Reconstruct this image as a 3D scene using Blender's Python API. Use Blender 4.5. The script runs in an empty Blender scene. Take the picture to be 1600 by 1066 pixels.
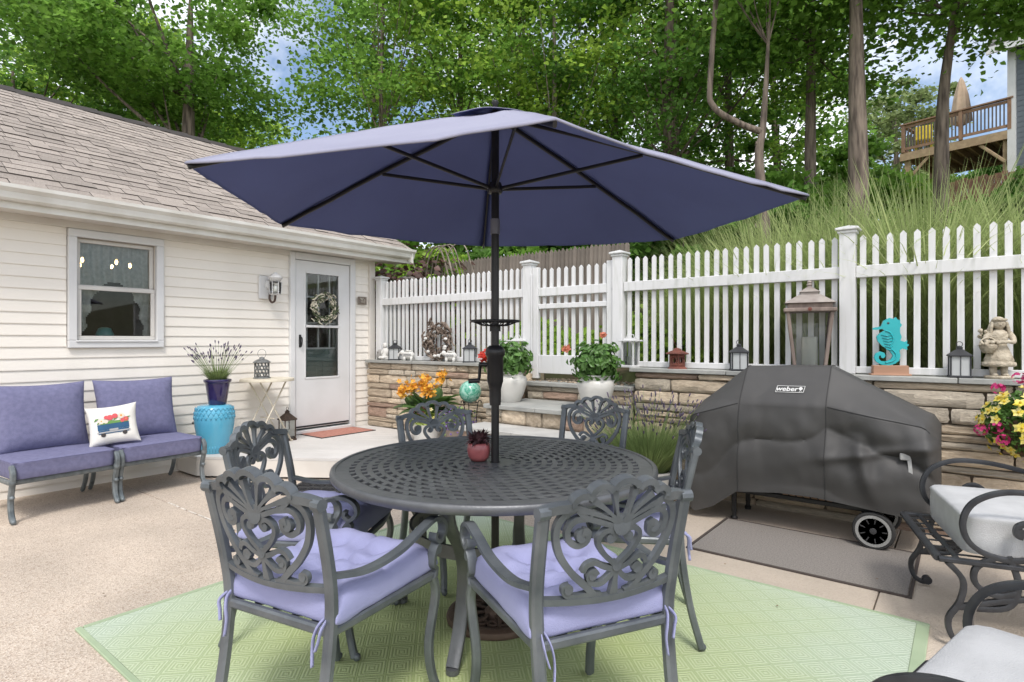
import bpy, bmesh, math, random
import numpy as np
from mathutils import Vector, Matrix, noise
R = math.radians
pi = math.pi
scene = bpy.context.scene
col = scene.collection

# ------------------------------------------------------------------ camera
cam_d = bpy.data.cameras.new('camera')
cam = bpy.data.objects.new('camera', cam_d)
col.objects.link(cam)
cam.location = (0, 0, 1.30)
cam.rotation_euler = (R(90), 0, R(38.1))
cam_d.sensor_width = 36
cam_d.lens = 905 / 1600 * 36
cam_d.clip_start = 0.05
cam_d.clip_end = 400
scene.camera = cam

# ------------------------------------------------------------------ sky, sun, exposure
SUN_EL, SUN_AZ = 56, 136          # azimuth: compass angle of the sun, clockwise from +Y
world = bpy.data.worlds.new('World')
scene.world = world
world.use_nodes = True
wn, wl = world.node_tree.nodes, world.node_tree.links
for n in list(wn): wn.remove(n)
w_out = wn.new('ShaderNodeOutputWorld'); w_bg = wn.new('ShaderNodeBackground')
sky = wn.new('ShaderNodeTexSky'); sky.sky_type = 'NISHITA'; sky.sun_disc = False
sky.sun_elevation = R(SUN_EL); sky.sun_rotation = R(SUN_AZ)
sky.air_density = 1.0; sky.dust_density = 2.0; sky.ozone_density = 1.0
tc = wn.new('ShaderNodeTexCoord'); cn = wn.new('ShaderNodeTexNoise')
cn.inputs['Scale'].default_value = 2.6; cn.inputs['Detail'].default_value = 7; cn.inputs['Roughness'].default_value = .58
cr = wn.new('ShaderNodeValToRGB'); cr.color_ramp.elements[0].position = .40; cr.color_ramp.elements[1].position = .66
mx = wn.new('ShaderNodeMix'); mx.data_type = 'RGBA'
wl.new(tc.outputs['Generated'], cn.inputs['Vector']); wl.new(cn.outputs['Fac'], cr.inputs['Fac'])
wl.new(cr.outputs['Color'], mx.inputs['Factor']); wl.new(sky.outputs['Color'], mx.inputs['A'])
mx.inputs['B'].default_value = (10.5, 10.4, 10.3, 1)
wl.new(mx.outputs['Result'], w_bg.inputs['Color']); w_bg.inputs['Strength'].default_value = 0.13
wl.new(w_bg.outputs['Background'], w_out.inputs['Surface'])
sun_d = bpy.data.lights.new('sun', 'SUN'); sun_d.energy = 1.5; sun_d.angle = R(14); sun_d.color = (1, .965, .92)
sun = bpy.data.objects.new('sun', sun_d); col.objects.link(sun)
_sd = Vector((math.sin(R(SUN_AZ)) * math.cos(R(SUN_EL)), math.cos(R(SUN_AZ)) * math.cos(R(SUN_EL)), math.sin(R(SUN_EL))))
sun.rotation_euler = _sd.to_track_quat('Z', 'Y').to_euler()
sun.location = (3, -3, 12)
vs = scene.view_settings
vs.view_transform = 'Standard'; vs.look = 'None'; vs.gamma = 1; vs.use_curve_mapping = False
vs.exposure = 0.68
cy = scene.cycles
cy.use_denoising = True
try: cy.denoiser = 'OPENIMAGEDENOISE'
except Exception: pass
cy.max_bounces = 7; cy.diffuse_bounces = 3; cy.glossy_bounces = 3; cy.transmission_bounces = 5; cy.transparent_max_bounces = 8
cy.caustics_reflective = False; cy.caustics_refractive = False

# ------------------------------------------------------------------ helpers
def srgb(r, g, b):
    f = lambda c: (c / 255 / 12.92) if c / 255 <= .04045 else ((c / 255 + .055) / 1.055) ** 2.4
    return (f(r), f(g), f(b))

MATS = {}
def mat(name, c1, c2=None, scale=8, rough=.6, metal=0, bump=0, bscale=None, detail=4, contrast=(.35, .65), objrand=0,
        translucent=0, spec=.5, coat=0, island=0, stretch=None):
    """noise-mottled principled material; objrand / island vary the value per object / per mesh island"""
    m = bpy.data.materials.new(name); m.use_nodes = True
    nt = m.node_tree; N, L = nt.nodes, nt.links
    b = N['Principled BSDF']
    b.inputs['Roughness'].default_value = rough; b.inputs['Metallic'].default_value = metal
    b.inputs['Specular IOR Level'].default_value = spec
    if coat: b.inputs['Coat Weight'].default_value = coat
    t = N.new('ShaderNodeTexCoord'); vec = t.outputs['Object']
    if stretch:
        mp = N.new('ShaderNodeMapping'); mp.inputs['Scale'].default_value = stretch
        L.new(vec, mp.inputs['Vector']); vec = mp.outputs['Vector']
    c2 = c2 or tuple(x * .8 for x in c1)
    nz = N.new('ShaderNodeTexNoise'); nz.inputs['Scale'].default_value = scale; nz.inputs['Detail'].default_value = detail
    L.new(vec, nz.inputs['Vector'])
    rp = N.new('ShaderNodeValToRGB')
    rp.color_ramp.elements[0].position = contrast[0]; rp.color_ramp.elements[1].position = contrast[1]
    rp.color_ramp.elements[0].color = (*c2, 1); rp.color_ramp.elements[1].color = (*c1, 1)
    L.new(nz.outputs['Fac'], rp.inputs['Fac'])
    out = rp.outputs['Color']
    if objrand or island:
        src = N.new('ShaderNodeObjectInfo').outputs['Random'] if objrand else N.new('ShaderNodeNewGeometry').outputs['Random Per Island']
        k = objrand or island
        mr = N.new('ShaderNodeMapRange'); mr.inputs['To Min'].default_value = 1 - k; mr.inputs['To Max'].default_value = 1 + k
        L.new(src, mr.inputs['Value'])
        hs = N.new('ShaderNodeHueSaturation'); L.new(mr.outputs['Result'], hs.inputs['Value']); L.new(out, hs.inputs['Color'])
        out = hs.outputs['Color']
    L.new(out, b.inputs['Base Color'])
    if bump:
        n2 = N.new('ShaderNodeTexNoise'); n2.inputs['Scale'].default_value = bscale or scale * 4; n2.inputs['Detail'].default_value = 5
        L.new(vec, n2.inputs['Vector'])
        bp = N.new('ShaderNodeBump'); bp.inputs['Strength'].default_value = bump; bp.inputs['Distance'].default_value = .02
        L.new(n2.outputs['Fac'], bp.inputs['Height']); L.new(bp.outputs['Normal'], b.inputs['Normal'])
    if translucent:
        tr = N.new('ShaderNodeBsdfTranslucent'); ms = N.new('ShaderNodeMixShader'); ms.inputs[0].default_value = translucent
        L.new(out, tr.inputs['Color']); L.new(b.outputs[0], ms.inputs[1]); L.new(tr.outputs[0], ms.inputs[2])
        L.new(ms.outputs[0], N['Material Output'].inputs['Surface'])
    MATS[name] = m
    return m

class MB:
    """collects geometry for ONE mesh object"""
    def __init__(s): s.v = []; s.f = []; s.mi = []; s.cur = 0
    def add(s, verts, faces, M=None):
        o = len(s.v)
        s.v += [tuple(M @ Vector(p)) for p in verts] if M is not None else [tuple(p) for p in verts]
        s.f += [tuple(i + o for i in f) for f in faces]; s.mi += [s.cur] * len(faces)
        return s
    def box(s, c, d, rz=0, ch=0, M=None):
        """box centred c, full size d, optional chamfer ch on all edges"""
        x, y, z = d[0] / 2, d[1] / 2, d[2] / 2
        T = Matrix.Translation(c) @ Matrix.Rotation(rz, 4, 'Z')
        if M is not None: T = M @ T
        if ch <= 0:
            vs = [(a * x, b * y, e * z) for a in (-1, 1) for b in (-1, 1) for e in (-1, 1)]
            fs = [(0, 1, 3, 2), (4, 6, 7, 5), (0, 4, 5, 1), (2, 3, 7, 6), (0, 2, 6, 4), (1, 5, 7, 3)]
            return s.add(vs, fs, T)
        vs, ix = [], {}
        for a in (-1, 1):
            for b in (-1, 1):
                for e in (-1, 1):
                    for k in range(3):
                        p = [a * x, b * y, e * z]
                        for j in range(3):
                            if j != k: p[j] -= (a, b, e)[j] * ch
                        ix[a, b, e, k] = len(vs); vs.append(p)
        fs = []
        for k in range(3):
            i, j = [(1, 2), (2, 0), (0, 1)][k]
            for sg in (-1, 1):
                q = []
                for (u, w) in ((-1, -1), (1, -1), (1, 1), (-1, 1)):
                    t = [0, 0, 0]; t[k] = sg; t[i] = u; t[j] = w; q.append(ix[(*t, k)])
                fs.append(q if sg > 0 else q[::-1])
            for u in (-1, 1):
                for w in (-1, 1):
                    q = []
                    for (sg, kk) in ((-1, i), (1, i), (1, j), (-1, j)):
                        t = [0, 0, 0]; t[k] = sg; t[i] = u; t[j] = w; q.append(ix[(*t, kk)])
                    fs.append(q if u * w > 0 else q[::-1])
        for a in (-1, 1):
            for b in (-1, 1):
                for e in (-1, 1):
                    q = [ix[a, b, e, k] for k in range(3)]
                    fs.append(q if a * b * e > 0 else q[::-1])
        return s.add(vs, fs, T)
    def sweep(s, pts, prof, scales=None, up=None, closed=False, cap=True, M=None):
        """sweep 2-D profile (list of (a,b)) along pts; parallel transport, or fixed 'up' for b axis"""
        P = [Vector(p) for p in pts]; n = len(P); k = len(prof)
        vs = []; nrm = None
        for i in range(n):
            if closed: t = P[(i + 1) % n] - P[i - 1]
            else: t = P[min(i + 1, n - 1)] - P[max(i - 1, 0)]
            t = t.normalized() if t.length > 1e-9 else Vector((0, 0, 1))
            if up is not None:
                b = Vector(up) - t * t.dot(Vector(up))
                b = b.normalized() if b.length > 1e-6 else Vector((1, 0, 0))
                a = b.cross(t)
            else:
                if nrm is None:
                    nrm = t.orthogonal().normalized()
                else:
                    nrm = nrm - t * nrm.dot(t)
                    nrm = nrm.normalized() if nrm.length > 1e-6 else t.orthogonal().normalized()
                a = nrm; b = t.cross(a)
            sc = scales[i] if scales is not None else 1
            sa, sb = sc if isinstance(sc, (tuple, list)) else (sc, sc)
            vs += [P[i] + a * (u * sa) + b * (w * sb) for (u, w) in prof]
        fs = []
        for i in range(n if closed else n - 1):
            j = (i + 1) % n
            for q in range(k):
                r = (q + 1) % k
                fs.append((i * k + q, i * k + r, j * k + r, j * k + q))
        if cap and not closed:
            fs.append(tuple(range(k))[::-1]); fs.append(tuple((n - 1) * k + q for q in range(k)))
        return s.add(vs, fs, M)
    def tube(s, pts, r, seg=8, closed=False, M=None, cap=True):
        prof = [(math.cos(2 * pi * i / seg), math.sin(2 * pi * i / seg)) for i in range(seg)]
        rr = r if isinstance(r, (list, tuple)) else [r] * len(pts)
        return s.sweep(pts, prof, rr, closed=closed, M=M, cap=cap)
    def bar(s, pts, w, h, up=(0, 0, 1), closed=False, M=None):
        c = .22
        prof = [(-.5, -.5 + c), (-.5 + c, -.5), (.5 - c, -.5), (.5, -.5 + c), (.5, .5 - c), (.5 - c, .5), (-.5 + c, .5), (-.5, .5 - c)]
        sc = [(w, h)] * len(pts) if not isinstance(w, list) else [(a, h) for a in w]
        return s.sweep(pts, prof, sc, up=up, closed=closed, M=M)
    def lathe(s, prof, seg=24, c=(0, 0, 0), M=None, sx=1, sy=1):
        vs, fs = [], []; n = len(prof)
        for (r, z) in prof:
            for i in range(seg):
                a = 2 * pi * i / seg
                vs.append((c[0] + r * sx * math.cos(a), c[1] + r * sy * math.sin(a), c[2] + z))
        for i in range(n - 1):
            for q in range(seg):
                r_ = (q + 1) % seg
                fs.append((i * seg + q, i * seg + r_, (i + 1) * seg + r_, (i + 1) * seg + q))
        if prof[0][0] > 1e-4: fs.append(tuple(range(seg))[::-1])
        if prof[-1][0] > 1e-4: fs.append(tuple((n - 1) * seg + q for q in range(seg)))
        return s.add(vs, fs, M)
    def ball(s, c, r, seg=12, rings=8, M=None):
        if not isinstance(r, (tuple, list)): r = (r, r, r)
        prof = [(max(math.sin(pi * i / rings), 1e-5), -math.cos(pi * i / rings)) for i in range(rings + 1)]
        T = Matrix.Translation(c) @ Matrix.Diagonal((*r, 1))
        return s.lathe(prof, seg, M=(M @ T) if M is not None else T)
    def prism(s, outline, y0, y1, M=None):
        """outline in (x,z), extruded along y"""
        n = len(outline)
        vs = [(x, y0, z) for x, z in outline] + [(x, y1, z) for x, z in outline]
        fs = [tuple(range(n)), tuple(range(2 * n - 1, n - 1, -1))] + [(i, i + n, (i + 1) % n + n, (i + 1) % n) for i in range(n)]
        return s.add(vs, fs, M)
    def slab(s, outline, z0, z1):
        n = len(outline)
        vs = [(x, y, z0) for x, y in outline] + [(x, y, z1) for x, y in outline]
        fs = [tuple(range(n))[::-1], tuple(range(n, 2 * n))] + [(i, (i + 1) % n, (i + 1) % n + n, i + n) for i in range(n)]
        return s.add(vs, fs)
    def mesh(s, name, mats=None, smooth=False):
        me = bpy.data.meshes.new(name); me.from_pydata(s.v, [], s.f); me.update()
        for m in (mats if isinstance(mats, (list, tuple)) else [mats]):
            if m is not None: me.materials.append(m)
        if any(s.mi): me.polygons.foreach_set('material_index', s.mi)
        if smooth is not False:
            me.polygons.foreach_set('use_smooth', [True] * len(me.polygons))
            if smooth is not True and hasattr(me, 'set_sharp_from_angle'): me.set_sharp_from_angle(angle=R(smooth))
        return me
    def build(s, name, mats, parent=None, smooth=False, **kw):
        return link(name, s.mesh(name, mats, smooth), parent, **kw)

def link(name, data, parent=None, loc=None, rz=None, scale=None, label=None, cat=None, group=None, kind=None):
    o = bpy.data.objects.new(name, data); col.objects.link(o)
    if parent is not None: o.parent = parent
    if loc is not None: o.location = loc
    if rz is not None: o.rotation_euler = (0, 0, rz)
    if scale is not None: o.scale = scale
    for k, v in (('label', label), ('category', cat), ('group', group), ('kind', kind)):
        if v: o[k] = v
    return o
def thing(name, label, cat, loc=(0, 0, 0), rz=0, group=None):
    o = link(name, None, None, loc, rz, None, label, cat, group); o.empty_display_size = .05
    return o
def copy_tree(o, parent=None):
    c = o.copy(); col.objects.link(c)
    if parent is not None: c.parent = parent
    for ch in list(o.children): copy_tree(ch, c)
    return c
def bevel(o, w, seg=2):
    m = o.modifiers.new('bevel', 'BEVEL'); m.width = w; m.segments = seg; m.limit_method = 'ANGLE'; m.angle_limit = R(40)
    return o
def subsurf(o, lv=1):
    m = o.modifiers.new('subsurf', 'SUBSURF'); m.levels = lv; m.render_levels = lv
    return o
def smoothpts(pts, n=6, closed=False):
    """Catmull-Rom through points"""
    P = [Vector(p) for p in pts]; out = []; N_ = len(P)
    for i in range(N_ if closed else N_ - 1):
        g = (lambda k: P[k % N_]) if closed else (lambda k: P[min(max(k, 0), N_ - 1)])
        p0, p1, p2, p3 = g(i - 1), g(i), g(i + 1), g(i + 2)
        for j in range(n):
            t = j / n
            out.append(.5 * ((2 * p1) + (p2 - p0) * t + (2 * p0 - 5 * p1 + 4 * p2 - p3) * t * t + (3 * p1 - p0 - 3 * p2 + p3) * t ** 3))
    if not closed: out.append(P[-1])
    return out
def spiral(c, r0, r1, a0, turns, n=18):
    """2-D spiral points from radius r0 at angle a0 inwards to r1"""
    return [(c[0] + (r0 + (r1 - r0) * i / n) * math.cos(a0 + turns * 2 * pi * i / n), c[1] + (r0 + (r1 - r0) * i / n) * math.sin(a0 + turns * 2 * pi * i / n)) for i in range(n + 1)]
def text_mesh(txt, size, depth=.001, bold=0):
    cu = bpy.data.curves.new('lettering', 'FONT'); cu.body = txt; cu.size = size; cu.extrude = depth; cu.offset = bold
    cu.align_x = 'CENTER'; cu.align_y = 'CENTER'; cu.resolution_u = 3
    o = bpy.data.objects.new('lettering', cu); col.objects.link(o)
    bpy.context.view_layer.update()
    me = bpy.data.meshes.new_from_object(o.evaluated_get(bpy.context.evaluated_depsgraph_get()))
    bpy.data.objects.remove(o); bpy.data.curves.remove(cu)
    return me
def np_mesh(name, V, F, mats, smooth=False):
    """V (n,3), F (m,4) quads or (m,3)"""
    me = bpy.data.meshes.new(name); k = F.shape[1]
    me.vertices.add(len(V)); me.vertices.foreach_set('co', np.ascontiguousarray(V, dtype=np.float32).ravel())
    me.loops.add(F.size); me.loops.foreach_set('vertex_index', np.ascontiguousarray(F, dtype=np.int32).ravel())
    me.polygons.add(len(F)); me.polygons.foreach_set('loop_start', np.arange(0, F.size, k, dtype=np.int32))
    for m in (mats if isinstance(mats, (list, tuple)) else [mats]): me.materials.append(m)
    if smooth: me.polygons.foreach_set('use_smooth', np.ones(len(F), dtype=bool))
    me.update(calc_edges=True); me.validate()
    return me
# ------------------------------------------------------------------ materials
M_siding = mat('siding', (.83, .785, .715), (.78, .735, .665), 3, .55, bump=.05, bscale=60)
M_white = mat('white_vinyl', (.67, .67, .67), (.61, .61, .605), 2.5, .42, bump=.02, bscale=20)
M_trim = mat('cream_trim', (.68, .65, .60), (.62, .58, .53), 3, .5)
M_gutter = mat('gutter_paint', (.72, .71, .67), (.62, .60, .55), 4, .4)
M_shingle = mat('shingle', (.42, .365, .32), (.29, .25, .22), 40, .95, bump=.5, bscale=220, objrand=.17)
M_shingle_s = mat('shingle_far', (.42, .365, .32), (.29, .25, .22), 40, .95, bump=.5, bscale=220, island=.17)
M_roofbase = mat('roof_felt', (.06, .05, .045), rough=.95)
M_stone = mat('field_stone', (.72, .60, .45), (.49, .385, .275), 5, .85, bump=.8, bscale=26, detail=7, contrast=(.3, .62), objrand=.26)
M_stone2 = mat('field_stone_rose', (.52, .37, .28), (.33, .225, .17), 6, .85, bump=.8, bscale=26, detail=7, contrast=(.3, .62), objrand=.22)
M_stone3 = mat('field_stone_grey', (.66, .58, .46), (.45, .385, .305), 6, .85, bump=.8, bscale=26, detail=7, contrast=(.3, .62), objrand=.22)
M_mortar = mat('wall_core', (.22, .175, .13), rough=.95, bump=.4)
M_blue = mat('bluestone', (.37, .37, .345), (.28, .285, .27), 5, .75, bump=.25, bscale=40, objrand=.07)
M_deck = mat('deck_board', (.62, .595, .57), (.55, .53, .505), 2, .6, bump=.1, bscale=60, objrand=.03, stretch=(1, 1, 1))
M_glass = bpy.data.materials.new('window_glass'); M_glass.use_nodes = True
_n = M_glass.node_tree; _b = _n.nodes['Principled BSDF']
_b.inputs['Base Color'].default_value = (.9, .95, .95, 1); _b.inputs['Roughness'].default_value = .03
_tr = _n.nodes.new('ShaderNodeBsdfTransparent'); _gl = _n.nodes.new('ShaderNodeBsdfGlossy'); _gl.inputs['Roughness'].default_value = .02
_fr = _n.nodes.new('ShaderNodeFresnel'); _fr.inputs['IOR'].default_value = 1.5
_mx = _n.nodes.new('ShaderNodeMixShader'); _tr.inputs['Color'].default_value = (.94, .96, .955, 1)
_n.links.new(_fr.outputs[0], _mx.inputs[0]); _n.links.new(_tr.outputs[0], _mx.inputs[1]); _n.links.new(_gl.outputs[0], _mx.inputs[2])
_n.links.new(_mx.outputs[0], _n.nodes['Material Output'].inputs['Surface'])
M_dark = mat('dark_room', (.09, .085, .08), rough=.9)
M_grn_door = mat('green_door', (.16, .22, .21), (.14, .2, .19), 3, .4)
M_blackmetal = mat('black_metal', (.022, .022, .024), (.015, .015, .016), 20, .45, metal=.3)
M_iron = mat('grey_cast_metal', (.17, .185, .195), (.085, .097, .107), 7, .42, metal=.35, bump=.08, bscale=60, contrast=(.3, .7))
M_soil = mat('soil', (.10, .075, .05), (.05, .04, .028), 18, .95, bump=.6)

# ------------------------------------------------------------------ ground
def patio_mat():
    m = bpy.data.materials.new('exposed_aggregate'); m.use_nodes = True
    N, L = m.node_tree.nodes, m.node_tree.links; b = N['Principled BSDF']; b.inputs['Roughness'].default_value = .85
    t = N.new('ShaderNodeTexCoord')
    g = N.new('ShaderNodeNewGeometry')
    vo = N.new('ShaderNodeTexVoronoi'); vo.inputs['Scale'].default_value = 135
    L.new(g.outputs['Position'], vo.inputs['Vector'])
    r1 = N.new('ShaderNodeValToRGB'); e = r1.color_ramp.elements
    e[0].position = 0; e[0].color = (.50, .41, .325, 1); e[1].position = 1; e[1].color = (.60, .51, .42, 1)
    for p, c in ((.12, (.38, .30, .235, 1)), (.22, (.53, .445, .36, 1)), (.5, (.56, .47, .38, 1)), (.75, (.63, .545, .455, 1)), (.86, (.43, .35, .28, 1))):
        x = e.new(p); x.color = c
    sp = N.new('ShaderNodeSeparateColor'); L.new(vo.outputs['Color'], sp.inputs['Color']); L.new(sp.outputs['Red'], r1.inputs['Fac'])
    nz = N.new('ShaderNodeTexNoise'); nz.inputs['Scale'].default_value = 1.3; nz.inputs['Detail'].default_value = 6
    L.new(g.outputs['Position'], nz.inputs['Vector'])
    mr = N.new('ShaderNodeMapRange'); mr.inputs['From Min'].default_value = .3; mr.inputs['From Max'].default_value = .7
    mr.inputs['To Min'].default_value = .80; mr.inputs['To Max'].default_value = 1.1
    L.new(nz.outputs['Fac'], mr.inputs['Value'])
    # the slabs on the right are smoother, finer concrete
    sx = N.new('ShaderNodeSeparateXYZ'); L.new(g.outputs['Position'], sx.inputs[0])
    m2 = N.new('ShaderNodeMapRange'); m2.inputs['From Min'].default_value = -2.4; m2.inputs['From Max'].default_value = -1.4
    L.new(sx.outputs['X'], m2.inputs['Value'])
    mxx = N.new('ShaderNodeMix'); mxx.data_type = 'RGBA'
    mlt = N.new('ShaderNodeMath'); mlt.operation = 'MULTIPLY'; mlt.inputs[1].default_value = .75
    L.new(m2.outputs['Result'], mlt.inputs[0]); L.new(mlt.outputs[0], mxx.inputs['Factor'])
    L.new(r1.outputs['Color'], mxx.inputs['A']); mxx.inputs['B'].default_value = (.53, .455, .37, 1)
    hs = N.new('ShaderNodeHueSaturation'); L.new(mxx.outputs['Result'], hs.inputs['Color']); L.new(mr.outputs['Result'], hs.inputs['Value'])
    L.new(hs.outputs['Color'], b.inputs['Base Color'])
    bp = N.new('ShaderNodeBump'); bp.inputs['Strength'].default_value = .5; bp.inputs['Distance'].default_value = .006
    L.new(vo.outputs['Distance'], bp.inputs['Height']); L.new(bp.outputs['Normal'], b.inputs['Normal'])
    return m
M_patio = patio_mat()
patio = link('patio', None, kind='structure')
def patio_slab(x0, x1, y0, y1):
    g = .006
    o = MB().box(((x0 + x1) / 2, (y0 + y1) / 2, -.06), (x1 - x0 - g, y1 - y0 - g, .12), ch=.004).build('slab', M_patio, patio)
for x0, x1 in ((-6.3, -3.45), (-3.45, -.355), (-.355, 2.6), (2.6, 5.6)):
    for y0, y1 in ((-3.5, -.9), (-.9, 1.96), (1.96, 4.86)):
        patio_slab(x0, x1, y0, y1)
MB().box((-.5, .6, -.10), (12.6, 9, .12)).build('joint_sand', M_soil, patio)
jf = MB(); rj = random.Random(6); xx = -5.05
while xx < -3.9:
    l_ = rj.uniform(.05, .16); wd = rj.uniform(.006, .014)
    jf.box((xx + l_ / 2, 1.96 + rj.uniform(-.003, .003), .001), (l_, wd, .006), ch=.002); xx += l_ + rj.uniform(.0, .05)
jf.build('joint_filler', mat('pale_filler', (.68, .64, .58), (.5, .46, .4), 30, .9), patio, kind='stuff')

def terr(x, y):
    """height of the bank behind the retaining wall"""
    if y < 4.9: return -.25
    t = min(max((y - 4.95) / .35, 0), 1)
    z = -.25 + 1.2 * t if x > -6.1 else -.2 + 1.15 * min(max((y - 5.25) / .9, 0), 1)
    if y > 5: z += .08 * (min(y, 8.3) - 5)
    if y > 8.3: z += .26 * (min(y, 26) - 8.3)
    return z + .12 * noise.noise(Vector((x * .4, y * .4, 0))) * min(1, max(0, (y - 6) / 3))
def terrain():
    xs = np.concatenate([np.arange(-60, -12, 4), np.arange(-12, 8, .5), np.arange(8, 62, 4)])
    ys = np.concatenate([np.arange(-40, 4, 4), [4.85, 4.95, 5.0, 5.15, 5.3, 5.5], np.arange(6, 14, .5), np.arange(14, 90, 4)])
    V = np.array([(x, y, terr(x, y)) for y in ys for x in xs]); nx = len(xs)
    F = np.array([(j * nx + i, j * nx + i + 1, (j + 1) * nx + i + 1, (j + 1) * nx + i) for j in range(len(ys) - 1) for i in range(nx - 1)])
    m = mat('bank_soil', (.10, .12, .045), (.12, .09, .055), 1.6, .95, bump=.8, bscale=14, detail=7)
    return link('ground', np_mesh('ground', V, F, m, True), kind='structure')
terrain()

# ------------------------------------------------------------------ house
HX = -6.2
house = thing('house', 'low cream sided house wing with brown shingle roof and white storm door', 'house', (HX, 3, 0))
def H(v): return (v[0] - HX, v[1] - 3, v[2])       # world -> house local
# structural wall behind the boards (with window and door openings)
WY0, WY1, WZ0, WZ1 = 1.655, 2.295, 1.30, 2.225     # window opening
DY0, DY1, DZ0, DZ1 = 3.763, 4.535, .235, 2.262     # door opening
END = 4.93
w = MB()
for y0, y1, z0, z1 in ((-3, WY0, -.1, 2.6), (WY0, WY1, -.1, WZ0), (WY0, WY1, WZ1, 2.6), (WY1, DY0, -.1, 2.6), (DY0, DY1, -.1, DZ0), (DY0, DY1, DZ1, 2.6), (DY1, END, -.1, 2.6)):
    w.box(H((HX - .10, (y0 + y1) / 2, (z0 + z1) / 2)), (.16, y1 - y0, z1 - z0))
w.box(H((HX - 2.7, END - .08, 1.25)), (5.1, .16, 2.7))
w.box(H((HX - 5.3, 1, 1.25)), (.16, 8, 2.7))
g = [(HX - 5.38, 2.6), (HX - .02, 2.6), (HX - 2.7, 4.1)]
w.add([H((x, y, z)) for y in (END - .16, END) for x, z in g], [(0, 1, 2), (5, 4, 3), (0, 3, 4, 1), (1, 4, 5, 2), (2, 5, 3, 0)])
w.build('wall', M_siding, house)
# lap siding boards, one object each
EXP = .0985
def board_mesh():
    b = MB(); t0, t1, h = .004, .017, EXP + .012
    prof = [(0, 0), (t1, 0), (t1, .008), (t0 + .002, h), (0, h)]
    n = len(prof)
    vs = [(x, y, z) for y in (-.5, .5) for x, z in prof]
    fs = [tuple(range(n))[::-1], tuple(range(n, 2 * n))] + [(i, (i + 1) % n, (i + 1) % n + n, i + n) for i in range(n)]
    return b.add(vs, fs).mesh('siding_board', M_siding)
BM = board_mesh()
def boards(y0, y1, zlo, zhi):
    k = 0
    while -.03 + k * EXP < 2.36:
        z = -.03 + k * EXP; k += 1
        if z + EXP * .5 < zlo or z + EXP * .4 > zhi: continue
        link('siding_board', BM, house, H((HX - .019, (y0 + y1) / 2, z)), scale=(1, y1 - y0, 1))
boards(-3, 1.585, -1, 9); boards(1.585, 2.365, -1, 1.235); boards(2.365, 3.70, -1, 9); boards(4.61, 4.84, -1, 9)
# corner board
MB().box(H((HX + .005, 4.885, 1.15)), (.05, .09, 2.5), ch=.004).build('corner_board', M_trim, house)
# soffit, fascia, gutter
EV = 2.40
MB().box(H((HX + .14, 1.15, EV - .03)), (.32, 8.3, .03)).build('soffit', M_trim, house)
MB().box(H((HX + .005, 1.0, EV - .075)), (.03, 7.86, .06)).build('frieze_board', M_trim, house)
MB().box(H((HX + .295, 1.15, EV + .02)), (.022, 8.3, .16)).build('fascia_board', M_gutter, house)
gp = [(0, -.06), (.055, -.06), (.075, -.045), (.085, .0), (.115, .03), (.118, .058), (.108, .058), (.10, .04), (.0, .04)]
gu = MB(); n = len(gp)
gu.add([H((HX + .307 + x, y, EV + .055 + z)) for y in (-3, 5.30) for x, z in gp], [tuple(range(n))[::-1], tuple(range(n, 2 * n))] + [(i, (i + 1) % n, (i + 1) % n + n, i + n) for i in range(n)])
gu.build('gutter', M_gutter, house)
# roof
RX, RZ = HX + .40, EV + .105                # eave edge (top of shingles)
RIDGE_X = -8.95; SL = (4.29 - RZ) / (RX - RIDGE_X)
roof = MB()
RY0, RY1 = -3, 5.24
roof.add([H(p) for p in [(RX - .03, RY0, RZ - .06), (RX - .03, RY1, RZ - .06), (RIDGE_X, RY1, 4.25), (RIDGE_X, RY0, 4.25), (RX - .03, RY0, RZ - .02), (RX - .03, RY1, RZ - .02), (RIDGE_X, RY1, 4.285), (RIDGE_X, RY0, 4.285),
                         (RIDGE_X - 3.2, RY0, RZ - .05), (RIDGE_X - 3.2, RY1, RZ - .05)]],
         [(3, 2, 1, 0), (4, 5, 6, 7), (0, 1, 5, 4), (1, 2, 6, 5), (3, 0, 4, 7), (7, 6, 9, 8)])
ro = roof.build('roof', M_roofbase, house)
MB().box(H((RX - .5 * (RX - RIDGE_X), RY1 + .012, (RZ + 4.27) / 2 - .10)), (.02, .02, .02)).build('rake_end', M_gutter, house)
rk = MB(); rk.add([H(p) for p in [(RX, RY1, RZ - .17), (RX, RY1, RZ - .03), (RIDGE_X, RY1, 4.26), (RIDGE_X, RY1, 4.12), (RX, RY1 + .025, RZ - .17), (RX, RY1 + .025, RZ - .03), (RIDGE_X, RY1 + .025, 4.26), (RIDGE_X, RY1 + .025, 4.12)]],
                  [(0, 1, 2, 3), (7, 6, 5, 4), (0, 4, 5, 1), (2, 6, 7, 3), (1, 5, 6, 2), (3, 7, 4, 0)]); rk.build('rake_board', M_gutter, house)
ang = math.atan(SL); SLEN = math.hypot(RX - RIDGE_X, 4.29 - RZ); TE = .14
tabs = []
rnd = random.Random(4)
for c in range(int(SLEN / TE)):
    y = RY0 - rnd.uniform(0, .3)
    while y < RY1:
        wd = rnd.choice((.11, .15, .19, .24, .30)); y1 = min(y + wd, RY1 + .01)
        if y1 - y > .03: tabs.append((c, max(y, RY0), y1 - .004, rnd.choice((0, 0, .004, .006))))
        y += wd
M_butt = mat('asphalt_shadow_edge', (.10, .086, .076), rough=.95)
def tab_geo(m, wd, M=None):
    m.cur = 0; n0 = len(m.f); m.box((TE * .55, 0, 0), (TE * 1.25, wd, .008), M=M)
    m.mi[n0] = 1; m.mi[n0 + 2] = 1; m.mi[n0 + 3] = 1; m.mi[n0 + 4] = 1     # dark cut edges: asphalt core, with the course shadow lines painted in
    return m
tabm = tab_geo(MB(), 1).mesh('shingle', [M_shingle, M_butt])
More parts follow.
